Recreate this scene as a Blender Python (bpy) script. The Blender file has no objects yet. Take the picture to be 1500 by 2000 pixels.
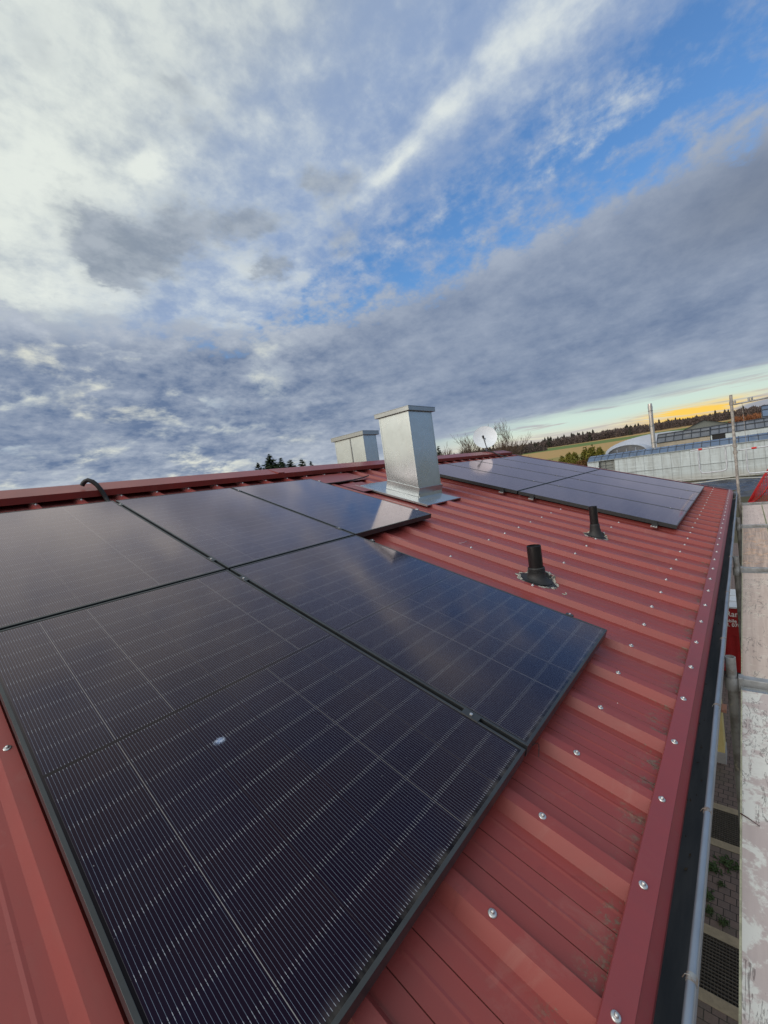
import bpy, bmesh, math, random
from math import sin, cos, pi, radians, sqrt
from mathutils import Vector, Matrix, noise as mnoise
random.seed(7)
C = bpy.context.scene.collection
TH = radians(17.3626)                       # roof pitch
ST, CT = sin(TH), cos(TH)

# ------------------------------------------------------------------ camera
cd = bpy.data.cameras.new("camera"); cam = bpy.data.objects.new("camera", cd); C.objects.link(cam)
R = [[0.6446815896, -0.1453440272, 0.7505070032],
     [-0.7513903046, 0.0602261787, 0.6571038103],
     [-0.1407062830, -0.9875464147, -0.0703833843]]
cam.matrix_world = Matrix([[R[0][0], -R[0][1], -R[0][2], -1.28385],
                           [R[1][0], -R[1][1], -R[1][2], -2.47981],
                           [R[2][0], -R[2][1], -R[2][2], 0.39738],
                           [0, 0, 0, 1]])
cd.sensor_fit = 'HORIZONTAL'; cd.sensor_width = 36; cd.lens = 36 * 815.81 / 1500
cd.clip_start = 0.05; cd.clip_end = 6000
sc = bpy.context.scene; sc.camera = cam
sc.view_settings.view_transform = 'Standard'; sc.view_settings.look = 'None'
sc.view_settings.exposure = 0.0; sc.view_settings.gamma = 1

# ------------------------------------------------------------------ node expression helper
class E:
    """a socket with arithmetic: builds Math nodes in its tree"""
    def __init__(s, nt, sock): s.nt = nt; s.s = sock
    def _m(s, op, *a, clamp=False):
        n = s.nt.nodes.new('ShaderNodeMath'); n.operation = op; n.use_clamp = clamp
        for i, v in enumerate((s,) + a):
            if isinstance(v, E): s.nt.links.new(v.s, n.inputs[i])
            else: n.inputs[i].default_value = float(v)
        return E(s.nt, n.outputs[0])
    def __add__(s, o): return s._m('ADD', o)
    __radd__ = __add__
    def __mul__(s, o): return s._m('MULTIPLY', o)
    __rmul__ = __mul__
    def __sub__(s, o): return s._m('SUBTRACT', o)
    def __rsub__(s, o): return (s * -1.0) + o
    def __truediv__(s, o): return s._m('DIVIDE', o)
    def pow(s, o): return s._m('POWER', o)
    def abs(s): return s._m('ABSOLUTE')
    def floor(s): return s._m('FLOOR')
    def fract(s): return s._m('FRACT')
    def max(s, o): return s._m('MAXIMUM', o)
    def min(s, o): return s._m('MINIMUM', o)
    def exp(s): return s._m('EXPONENT')
    def lt(s, o): return s._m('LESS_THAN', o)
    def gt(s, o): return s._m('GREATER_THAN', o)
    def atan2(s, o): return s._m('ARCTAN2', o)
    def clamp(s): return s._m('ADD', 0.0, clamp=True)
    def step(s, a, b):                       # smoothstep a..b -> 0..1
        n = s.nt.nodes.new('ShaderNodeMapRange'); n.interpolation_type = 'SMOOTHSTEP'
        s.nt.links.new(s.s, n.inputs[0]); n.inputs[1].default_value = a; n.inputs[2].default_value = b
        return E(s.nt, n.outputs[0])

def link(nt, v, sock):
    if isinstance(v, E): nt.links.new(v.s, sock)
    elif isinstance(v, (tuple, list)): sock.default_value = (*v, 1.0)[:len(sock.default_value)]
    else: sock.default_value = v
def mix(nt, f, a, b):
    n = nt.nodes.new('ShaderNodeMix'); n.data_type = 'RGBA'
    link(nt, f, n.inputs[0]); link(nt, a, n.inputs[6]); link(nt, b, n.inputs[7])
    return E(nt, n.outputs[2])
def vec(nt, x, y, z):
    n = nt.nodes.new('ShaderNodeCombineXYZ')
    for i, v in enumerate((x, y, z)): link(nt, v, n.inputs[i])
    return E(nt, n.outputs[0])
def noise(nt, v, scale=1, detail=6, rough=.55, dist=0.0, col=False):
    n = nt.nodes.new('ShaderNodeTexNoise'); n.inputs['Scale'].default_value = scale
    n.inputs['Detail'].default_value = detail; n.inputs['Roughness'].default_value = rough
    n.inputs['Distortion'].default_value = dist
    if v is not None: nt.links.new(v.s, n.inputs['Vector'])
    return E(nt, n.outputs[1 if col else 0])
def wnoise(nt, v):
    n = nt.nodes.new('ShaderNodeTexWhiteNoise'); n.noise_dimensions = '3D'; nt.links.new(v.s, n.inputs['Vector'])
    return E(nt, n.outputs[0])
def gauss(x, y, cx, cy, sx, sy, rot=0.0):
    """anisotropic gaussian of E sockets x, y"""
    dx = x - cx; dy = y - cy; c, s_ = cos(rot), sin(rot)
    u = (dx * c + dy * s_) / sx; v = (dy * c - dx * s_) / sy
    return ((u * u + v * v) * -1.0).exp()

# ------------------------------------------------------------------ world: sky with clouds
w = bpy.data.worlds.new("World"); sc.world = w; w.use_nodes = True
nt = w.node_tree; nt.nodes.clear()
SKY_TINT = (.62, .92, 1.28, 1)
SUN_EL, SUN_AZ = radians(32), radians(162)   # azimuth measured from +X towards +Y
tc = nt.nodes.new('ShaderNodeTexCoord')
nrm = nt.nodes.new('ShaderNodeVectorMath'); nrm.operation = 'NORMALIZE'; nt.links.new(tc.outputs['Generated'], nrm.inputs[0])
sep = nt.nodes.new('ShaderNodeSeparateXYZ'); nt.links.new(nrm.outputs[0], sep.inputs[0])
dx, dy, dz = (E(nt, sep.outputs[i]) for i in range(3))
zz = dz.max(0.0)
den = zz + 0.06
px, py = dx / den, dy / den                   # the cloud layer seen from below
az = dy.atan2(dx) * (180 / pi)                # degrees
el = dz._m('ARCSINE') * (180 / pi)
sky = nt.nodes.new('ShaderNodeTexSky'); sky.sky_type = 'NISHITA'; sky.sun_disc = False
sky.sun_elevation = SUN_EL; sky.sun_rotation = pi / 2 - SUN_AZ
sky.air_density = 1.6; sky.dust_density = 0.4; sky.ozone_density = 3.0
bg_blue = nt.nodes.new('ShaderNodeBackground'); bg_blue.inputs[1].default_value = 0.12
tint = nt.nodes.new('ShaderNodeMix'); tint.data_type = 'RGBA'; tint.blend_type = 'MULTIPLY'; tint.inputs[0].default_value = 1.0
nt.links.new(sky.outputs[0], tint.inputs[6]); tint.inputs[7].default_value = SKY_TINT
nt.links.new(tint.outputs[2], bg_blue.inputs[0])

wis = noise(nt, vec(nt, px * 3.2, py * 1.3, 3.1), 1.0, 6, .58, .5)      # streaks along the wind
wis2 = noise(nt, vec(nt, px * 11.0, py * 6.0, 7.7), 1.0, 5, .60, .3)
puf = noise(nt, vec(nt, px, py, 0.4), 2.3, 6, .58, .2)
puf2 = noise(nt, vec(nt, px, py, 5.2), 6.5, 5, .6, .2)
puf3 = noise(nt, vec(nt, px, py, 2.2), 14.0, 4, .6, .1)
big = noise(nt, vec(nt, px, py, 9.0), 0.9, 4, .5)
tx, ty = dx / (zz + .30) * 1.9, dy / (zz + .30) * 1.9
lum1 = noise(nt, vec(nt, tx, ty, 0.7), 2.6, 8, .60, .15); lum2 = noise(nt, vec(nt, tx, ty, 4.7), 7.0, 6, .62, .1)
lum3 = noise(nt, vec(nt, tx, ty, 8.7), 18.0, 4, .6)
lump = (lum1 - .5) * 1.3 + (lum2 - .5) * .8 + (lum3 - .5) * .35
det = (puf - .5) * 1.0 + (puf2 - .5) * .8 + (puf3 - .5) * .45
# ragged cloud shapes: the gaussians are looked up at a warped position
wx = noise(nt, vec(nt, px, py, 21.0), 4.0, 5, .62); wy = noise(nt, vec(nt, px, py, 33.0), 4.0, 5, .62)
qx = px * ((wx - .5) * .36 + 1.0); qy = py * ((wy - .5) * .36 + 1.0)
def blobs(lst, x=None, y=None):
    x = x or qx; y = y or qy; tot = None
    for b in lst:
        cx, cy, a, b_, c, d = b[:6]; w_ = b[6] if len(b) > 6 else 1.0
        ux = x - cx; uy = y - cy
        u = ux * a + uy * b_; v = ux * c + uy * d
        g = ((u*u + v*v) * -1.0).exp()
        if w_ != 1.0: g = g * w_
        tot = g if tot is None else tot + g
    return tot
GREY = [(0.603, 1.514, 6.692, -0.732, -0.671, 7.381, 1.1), (0.716, 1.343, 11.008, -4.497, 3.444, 4.911, .9), (0.86, 1.194, 6.694, -4.696, 9.889, 8.947, .8),
 (1.085, 1.338, 13.118, -8.847, 5.107, 7.577, .9), (1.006, 0.893, 10.585, -4.318, 2.2, 15.767, .75), (1.178, 1.034, 8.622, -8.162, 6.232, 8.425, .5),
 (0.597, 0.897, 12.648, -2.983, 8.971, 22.298, .5), (0.71, 1.703, 8.621, -0.555, -6.755, 13.115, .5), (0.508, 0.874, 15.64, -6.144, 23.542, 27.915, .4), (0.293, 0.978, 11.08, -14.296, 14.291, 5.447, .35)]
WHITE = [(0.564, 1.116, 19.662, -7.057, 12.018, 15.554, .9), (1.23, 1.842, 5.804, -2.752, 1.202, 10.033, .7), (0.341, 1.305, 10.852, -1.574, 2.415, 3.224, .5),
 (0.86, 2.438, 2.872, -0.648, -0.632, 5.66, .5), (0.529, 1.959, 5.958, -1.135, 4.75, 8.47, .4), (0.697, 0.713, 4.915, -11.694, 13.596, 5.14, .25)]
BLUE = [(1.486, 0.069, -1.963, -8.775, 9.214, -2.895, 1.0), (1.545, 0.238, -1.028, -8.198, 10.396, -3.233, .9), (1.435, 0.746, 2.347, -9.511, 7.96, 0.498, .8),
 (1.491, 0.386, -1.248, -19.009, 14.842, -4.552, .6), (1.534, 1.122, 3.005, -9.139, 9.198, -1.89, 1.1), (1.561, -0.064, -5.293, -19.99, 10.256, -2.76, .8),
 (0.439, 1.789, 14.067, -2.244, 13.669, 22.468, .4), (1.348, 0.008, -3.186, -14.83, 11.231, 1.141, .5)]
RENT = [(0.697, 3.107, 3.602, -0.876, 5.529, 3.235, .8), (0.934, 2.839, 7.091, -3.234, 7.96, 1.425, .7), (0.841, 2.372, 4.492, -1.062, 0.096, 15.085, .6),
 (1.742, 3.217, 6.268, -3.796, 5.554, 1.347, .7), (1.096, 2.377, 10.207, -3.984, 5.139, 11.901, .5), (1.797, 2.364, 5.503, -4.787, 7.023, 1.739, .3),
 (1.209, 7.341, 1.994, -0.316, 0.761, 1.139, .8), (0.692, 4.687, 4.919, -0.635, 2.493, 5.568, .8), (3.45, 5.585, 1.978, -1.241, 2.568, 1.18, .7), (1.644, 5.952, 3.081, -0.845, 3.239, 2.798, .6)]
EDGE = [(1.051, 0.752, 0.493, -7.785, 30.284, -4.737, .9), (1.035, 0.527, -0.714, -6.329, 15.153, -3.41, .75), (1.016, 0.316, -2.309, -8.337, 8.888, -2.827, .7)]
sx_ = px + (wis - .5) * .16 + (wis2 - .5) * .07 - .03; sy_ = py + (wis - .5) * .5
gGrey = blobs(GREY); gWhite = blobs(WHITE); gBlue = blobs(BLUE); gEdge = blobs(EDGE, sx_, sy_); 
Rr = ((px.abs() / 1.72).pow(3.0) + (py.abs() / 2.12).pow(3.0)).pow(1 / 3)
left = 1.0 - (px + (wis - .5) * .5).step(.30, 1.0)
left2 = 1.0 - px.step(.75, 1.5)
midn = gauss(px, py, .8, 1.45, .8, .9)
amount = left2 * .55 + left * .4 + gEdge * .80 + gWhite * .6 - gBlue * .52 + (lum2 - .5) * 1.1 * px.step(1.0, 1.4) + (lum3 - .5) * .9 * px.step(1.0, 1.4) + gauss(Rr, Rr, .93, .93, .07, .07) * .25 + midn * .35 + (wis - .5) * .9 + (wis2 - .5) * .9 + lump * .55 + .43
veil = amount.step(.12, 1.10)
bright = left * .50 + midn * .30 + gEdge * .62 + gWhite * .5 + det * .65 + lump * .75 + (wis - .5) * .7 + .05
veilcol = mix(nt, bright.step(0.05, 1.0), (.27, .37, .57), (.76, .81, .79))
warmw = left * (1.0 - py.step(2.0, 5.0)); veilcol = mix(nt, warmw * .6, veilcol, mix(nt, bright.step(.2, 1.0), (.40, .44, .45), (.78, .83, .76)))
greym = (gGrey * 1.15 + det * .8 + lump * 1.1 - .14).step(.0, .80)
greycol = mix(nt, (puf2 + (puf3 - .5) * .5).step(.3, .7), (.235, .285, .36), (.36, .41, .48))
bank = (Rr + lump * .30 + (puf - .5) * .12 + (wis - .5) * .12).step(.94, 1.10)
bandn = noise(nt, vec(nt, px * 1.5 / (1.0 + Rr * .15), py * 1.1, 2.0), 1.0, 6, .56, .25)
elb = noise(nt, vec(nt, az * .05, el * .42, 11.0), 1.0, 6, .58, .5)
bval = (bandn - .5) * .55 + lump * (az.step(30, 58) * .50 + .60) - az.step(40, 65) * .10 + (elb - .5) * .7 * (1.0 - el.step(8, 20)) + .37 + gauss(Rr, Rr, 1.05, 1.05, .14, .14) * .30 - gauss(az, el, 5, 14, 22, 4.5, -.1) * .10 - gauss(az, el, 60, 10, 25, 4) * .06 + (1.0 - el.step(4, 11)) * .22
bankcol = mix(nt, bval.clamp(), (.135, .195, .322), mix(nt, az.step(20, 55), (.43, .49, .59), (.52, .57, .64)))
greyer = gauss(az, el, -4, 21, 10, 4.5) ; bankcol = mix(nt, greyer * .55, bankcol, (.165, .195, .255))
leftz = az.step(38, 60)
rn = noise(nt, vec(nt, tx, ty, 13.0), 1.9, 7, .56, .2)
rentm = (blobs(RENT, px * (lum2 * .5 + .75), py * (lum1 * .5 + .75)) * .75 + (rn - .5) * 3.4 + (lum2 - .5) * .8 + (lum3 - .5) * .2 + .05 - gauss(az, el, 76, 20.5, 12, 2.2) * .5).step(.0, .85) * leftz * Rr.step(1.0, 1.15)
rentcol = mix(nt, (rn + gauss(az, el, 74, 15, 8, 5) * .28 + (1.0 - el.step(5, 9)) * .12 + (lum2 - .5) * .3).step(.46, .88), (.37, .45, .55), (.86, .86, .72))
lay = noise(nt, vec(nt, az * .035, el * .55, 1.0), 1.0, 7, .55, .6)
lay2 = noise(nt, vec(nt, az * .09, el * 1.3, 4.0), 1.0, 6, .62, .8)
lo_r = (1.0 - (el + (lay - .5) * 4.0 + (lay2 - .5) * 1.5 - (az * -.045) - .4).step(4.6, 6.8)) * (1.0 - az.step(24, 44)) * az.step(-16, -10)
aqua = mix(nt, el.step(.8, 5.2), (.88, .74, .52), (.60, .72, .66))
aqua = mix(nt, gauss(az, el, 10, 4.2, 20, 1.0), aqua, (.62, .78, .70))
strips = (lay2 + (lay - .5) * .6 - gauss(az, el, 8, 4.3, 20, .9) * .12).step(.47, .62)
lowcol = mix(nt, strips * .8, aqua, (.52, .49, .48))
glow = gauss(az, el, 3.0, 2.6, 5.0, .85) * 1.7 + gauss(az, el, 12.0, 1.1, 8, .5) * .9 + gauss(az, el, -1.5, .7, 6, .6) * .8
lay3 = noise(nt, vec(nt, az * .16, (el - az * .03) * 2.6, 15.0), 1.0, 6, .6, .9)
glown = (glow * (lay3 * 4.2 - 1.35).max(0.0)).clamp()
lowcol = mix(nt, glown, lowcol, mix(nt, (el + (az - 4.0).abs() * -.12).step(.5, 1.9), (1.0, .44, .20), (1.0, .64, .12)))
dk = gauss(az, el, -2.6, 2.5, 3.4, .50, -.05) * 1.3 + gauss(az, el, 3.5, 1.45, 4.0, .22, .03) * .8 + gauss(az, el, 7.5, 2.0, 3.5, .16, .03) * .7 + gauss(az, el, 0.5, 3.3, 3.0, .15, .03) * .6
lowcol = mix(nt, (dk * (lay2 + .4)).step(.25, .75) * .85, lowcol, (.26, .31, .42))
# the sky behind the camera: low broken warm cloud towards -X, cool overcast towards -Y
back = (dx * -1.0 - .02).step(0.0, .5)
backn = noise(nt, vec(nt, dx * 2, dy * 2, dz * 4), 1.2, 5, .5)
backcol = mix(nt, zz.step(.14, .34), (1.30, 1.18, .95), mix(nt, zz.step(.45, .8), (.62, .68, .74), (1.25, 1.28, 1.28)))
backcol = mix(nt, 1.0 - el.step(-1.0, 3.5), backcol, (.52, .58, .60))
backcol = mix(nt, backn.step(.45, .75) * .35, backcol, (.50, .55, .60))
backcol = mix(nt, dy.step(-.75, -.15) * -1.0 + 1.0, backcol, mix(nt, zz.step(.2, .6), (.26, .34, .46), (.85, .92, 1.0)))
back2 = (1.0 - az.step(-30, -12)) * dx.step(-.1, .2) * (1.0 - dz.step(.3, .6))

cl = mix(nt, greym * left2.max(midn).clamp() * .9, veilcol, greycol)
cl = mix(nt, bank, cl, bankcol)
cl = mix(nt, rentm * .95, cl, rentcol)
cl = mix(nt, lo_r, cl, lowcol)
cl = mix(nt, back2, cl, (.30, .42, .60))
cl = mix(nt, back, cl, backcol)
cover = veil.max(bank).max(lo_r).max(back).max(back2)
blend = nt.nodes.new('ShaderNodeMixShader')
bg_cl = nt.nodes.new('ShaderNodeBackground'); bg_cl.inputs[1].default_value = 1.0
nt.links.new(cl.s, bg_cl.inputs[0])
nt.links.new(cover.s, blend.inputs[0]); nt.links.new(bg_blue.outputs[0], blend.inputs[1]); nt.links.new(bg_cl.outputs[0], blend.inputs[2])
wo = nt.nodes.new('ShaderNodeOutputWorld'); nt.links.new(blend.outputs[0], wo.inputs[0])

w.cycles.sampling_method = 'MANUAL'; w.cycles.sample_map_resolution = 512
# ------------------------------------------------------------------ sun (veiled by cloud)
sd = bpy.data.lights.new("sun", 'SUN'); sd.energy = 1.6; sd.angle = radians(55); sd.color = (1.0, .91, .80)
so = bpy.data.objects.new("sun", sd); C.objects.link(so)
so.rotation_euler = Vector((cos(SUN_AZ) * cos(SUN_EL), sin(SUN_AZ) * cos(SUN_EL), sin(SUN_EL))).to_track_quat('Z', 'Y').to_euler()

# ------------------------------------------------------------------ materials
def newmat(name):
    m = bpy.data.materials.new(name); m.use_nodes = True
    return m, m.node_tree, m.node_tree.nodes['Principled BSDF']
def ocoord(nt, kind='Object'):
    t = nt.nodes.new('ShaderNodeTexCoord'); return E(nt, t.outputs[kind])
def xyz(nt, v):
    s_ = nt.nodes.new('ShaderNodeSeparateXYZ'); nt.links.new(v.s, s_.inputs[0]); return tuple(E(nt, s_.outputs[i]) for i in range(3))
def bump(nt, p, h, strength=.2, dist=.01):
    b = nt.nodes.new('ShaderNodeBump'); b.inputs['Strength'].default_value = strength; b.inputs['Distance'].default_value = dist
    nt.links.new(h.s, b.inputs['Height']); nt.links.new(b.outputs[0], p.inputs['Normal'])
def mat(name, col, rough=.5, metal=0.0, var=.25, scale=6.0, col2=None, bmp=0.0, stretch=(1, 1, 1), rvar=.1, spec=.5):
    """colour with two scales of noise mottling"""
    m, nt, p = newmat(name); o = ocoord(nt); x, y, z = xyz(nt, o)
    v = vec(nt, x * stretch[0], y * stretch[1], z * stretch[2])
    n1 = noise(nt, v, scale, 8, .6); n2 = noise(nt, v, scale * 6, 5, .6)
    c2 = col2 or tuple(min(1, c * (1 - var)) for c in col)
    f = (n1 * .7 + n2 * .3).step(.35, .65)
    link(nt, mix(nt, f, col, c2), p.inputs['Base Color'])
    link(nt, (n1 - .5) * rvar * 2 + rough, p.inputs['Roughness'])
    p.inputs['Metallic'].default_value = metal
    p.inputs['Specular IOR Level'].default_value = spec
    if bmp: bump(nt, p, n2 * .5 + n1, bmp, .01)
    return m

M = {}
# red coated steel sheet with dust, fine scratches and lichen near the eave
PITCH, RC = .3402, -.4867
def red_sheet(name, base, dirt=1.0, grooves=False):
    m, nt, p = newmat(name); o = ocoord(nt); x, y, z = xyz(nt, o)
    n1 = noise(nt, vec(nt, x * 1, y * .5, 0.0), 3.0, 8, .6); n2 = noise(nt, vec(nt, x * 1.0, y * .25, 0.0), 40, 4, .6)
    n3 = noise(nt, o, 260, 3, .6)
    c = mix(nt, n1.step(.35, .68), base, (base[0] * .86, base[1] * 1.0, base[2] * 1.05))
    c = mix(nt, n2.step(.5, .75) * .16 * dirt, c, (.22, .085, .07))
    c = mix(nt, n3.step(.55, .8) * .18, c, (base[0] * .55, base[1] * .6, base[2] * .6))
    # lichen and grime that collects in the pans just above the eave trim (object y is up the slope)
    e1 = (1.0 - (y + 2.31 + (n1 - .5) * .30).abs().step(0.0, .12)) * z.lt(-.103)
    gn = noise(nt, vec(nt, x * 1.0, y * .8, 0.0), 16, 8, .75); gf = noise(nt, o, 90, 5, .75)
    c = mix(nt, e1 * (gn + (gf - .5) * .5).step(.50, .60) * .8 * dirt, c, mix(nt, gf.step(.4, .6), (.075, .050, .035), (.17, .14, .10)))
    rs = noise(nt, vec(nt, x * 30.0, y * .8, 3.0), 1.0, 6, .7)              # run marks down the slope
    c = mix(nt, rs.step(.55, .75) * .22 * dirt, c, (.17, .045, .04))
    if grooves:                                # shadow lines of each pan's two stiffening grooves, painted into the colour
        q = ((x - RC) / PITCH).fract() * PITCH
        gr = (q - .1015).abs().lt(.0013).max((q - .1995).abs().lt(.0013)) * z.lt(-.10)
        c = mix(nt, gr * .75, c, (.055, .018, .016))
        rt = ((q + .5 * PITCH) / PITCH).fract() * PITCH - .5 * PITCH      # patchy darker line along the rib's foot
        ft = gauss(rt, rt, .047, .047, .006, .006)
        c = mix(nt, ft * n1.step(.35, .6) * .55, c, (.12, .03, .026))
    sc1 = noise(nt, vec(nt, x * 1.0, y * 1.0, 5.0), 5.5, 9, .72, .8)           # scuffs and dried dust
    c = mix(nt, sc1.step(.56, .70) * .30 * dirt, c, (.30, .13, .11))
    c = mix(nt, (1.0 - sc1.step(.28, .40)) * .35 * dirt, c, (.12, .022, .020))
    # light specks
    vo = nt.nodes.new('ShaderNodeTexVoronoi'); vo.inputs['Scale'].default_value = 9; nt.links.new(o.s, vo.inputs['Vector'])
    sp = E(nt, vo.outputs[0]).lt(.022) * wnoise(nt, vec(nt, (x * 3).floor(), (y * 3).floor(), 0.0)).gt(.72)
    c = mix(nt, sp * dirt, c, (.6, .5, .47))
    link(nt, c, p.inputs['Base Color'])
    link(nt, (n1 - .5) * .12 + (n3 - .5) * .10 + .36, p.inputs['Roughness'])
    p.inputs['Specular IOR Level'].default_value = .36
    bump(nt, p, n1 * .5 + n3 * .06, .12, .008)
    return m
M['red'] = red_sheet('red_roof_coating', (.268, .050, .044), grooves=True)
M['trim'] = red_sheet('red_trim_coating', (.245, .045, .048), .25)
M['ridge'] = red_sheet('red_ridge_coating', (.24, .045, .038), .4)
M['rubber'] = mat('black_rubber', (.018, .018, .019), .6, var=.4, scale=12, bmp=.15)
M['blackpl'] = mat('black_plastic', (.010, .010, .011), .35, var=.3, scale=8)
M['frame'] = mat('black_anodised_frame', (.030, .034, .037), .36, metal=.0, var=.3, scale=5)
M['zinc'] = mat('weathered_zinc_tube', (.30, .34, .39), .45, metal=.7, col2=(.21, .24, .28), scale=7, stretch=(.3, 1, 1), bmp=.05)
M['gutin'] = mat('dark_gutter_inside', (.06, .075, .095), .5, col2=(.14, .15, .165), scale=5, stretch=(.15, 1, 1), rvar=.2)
M['steel'] = mat('zinc_screw', (.62, .62, .62), .35, metal=.85, var=.2, scale=80)
M['alu'] = mat('bare_aluminium', (.75, .75, .76), .3, metal=.9, var=.15, scale=30)
M['clip'] = mat('gutter_clip', (.34, .35, .34), .45, metal=.6, col2=(.22, .14, .10), scale=60)
M['dark'] = mat('dark_underlay_and_shade', (.02, .018, .018), .8, var=.3)  # underlay colour; dark plates reuse it to stand in for shade

def galv(name, base, streak=(.20, .19, .17)):
    m, nt, p = newmat(name); o = ocoord(nt); x, y, z = xyz(nt, o)
    vo = nt.nodes.new('ShaderNodeTexVoronoi'); vo.inputs['Scale'].default_value = 22; nt.links.new(o.s, vo.inputs['Vector'])
    sp = xyz(nt, E(nt, vo.outputs[1]))[0]
    n1 = noise(nt, o, 4.0, 8, .65); n2 = noise(nt, vec(nt, x * 9, y * 9, z * 1.2), 2.0, 6, .65, 1.0)
    c = mix(nt, sp, base, tuple(b * .95 for b in base))
    c = mix(nt, n2.step(.5, .8) * .35, c, (.42, .41, .38))
    c = mix(nt, (n1.step(.55, .75)) * .45, c, streak)
    n4 = noise(nt, o, 16, 5, .7)
    c = mix(nt, n4.step(.66, .72) * .6, c, (.16, .11, .07))
    link(nt, c, p.inputs['Base Color']); p.inputs['Metallic'].default_value = .82
    nb = noise(nt, o, 2.5, 2, .4)
    link(nt, nb * .10 + sp * .02 + .22, p.inputs['Roughness'])
    bump(nt, p, nb, .05, .03)
    return m
M['galv'] = galv('galvanised_chimney_sheet', (.46, .51, .53), (.27, .29, .30))
M['galv2'] = galv('galvanised_cap_sheet', (.30, .32, .33), (.16, .16, .16))
M['galv3'] = galv('old_flashing_sheet', (.46, .49, .50), (.25, .26, .26))

def scaff_mat():
    m, nt, p = newmat('scaffold_galvanised'); o = ocoord(nt); x, y, z = xyz(nt, o)
    n1 = noise(nt, o, 22, 7, .65); n2 = noise(nt, o, 7, 6, .6)
    c = mix(nt, n2.step(.4, .62), (.42, .43, .44), (.24, .235, .225))
    c = mix(nt, n1.step(.6, .7) * .8, c, (.60, .56, .48))          # mortar splashes
    c = mix(nt, noise(nt, o, 10, 5, .7).step(.62, .72) * .5, c, (.16, .08, .04))
    link(nt, c, p.inputs['Base Color']); p.inputs['Metallic'].default_value = .35; p.inputs['Roughness'].default_value = .55
    bump(nt, p, n1, .4, .004); return m
M['scaf'] = scaff_mat()
def pole_mat():
    m, nt, p = newmat('scaffold_weathered_pole'); o = ocoord(nt)
    n1 = noise(nt, o, 14, 7, .65); n2 = noise(nt, o, 40, 6, .6)
    c = mix(nt, n1.step(.4, .6), (.46, .43, .39), (.27, .25, .23))
    c = mix(nt, n2.step(.58, .7) * .6, c, (.62, .60, .52))
    link(nt, c, p.inputs['Base Color']); p.inputs['Metallic'].default_value = .2; p.inputs['Roughness'].default_value = .6
    bump(nt, p, n2, .3, .003); return m
M['pole'] = pole_mat()

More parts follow.
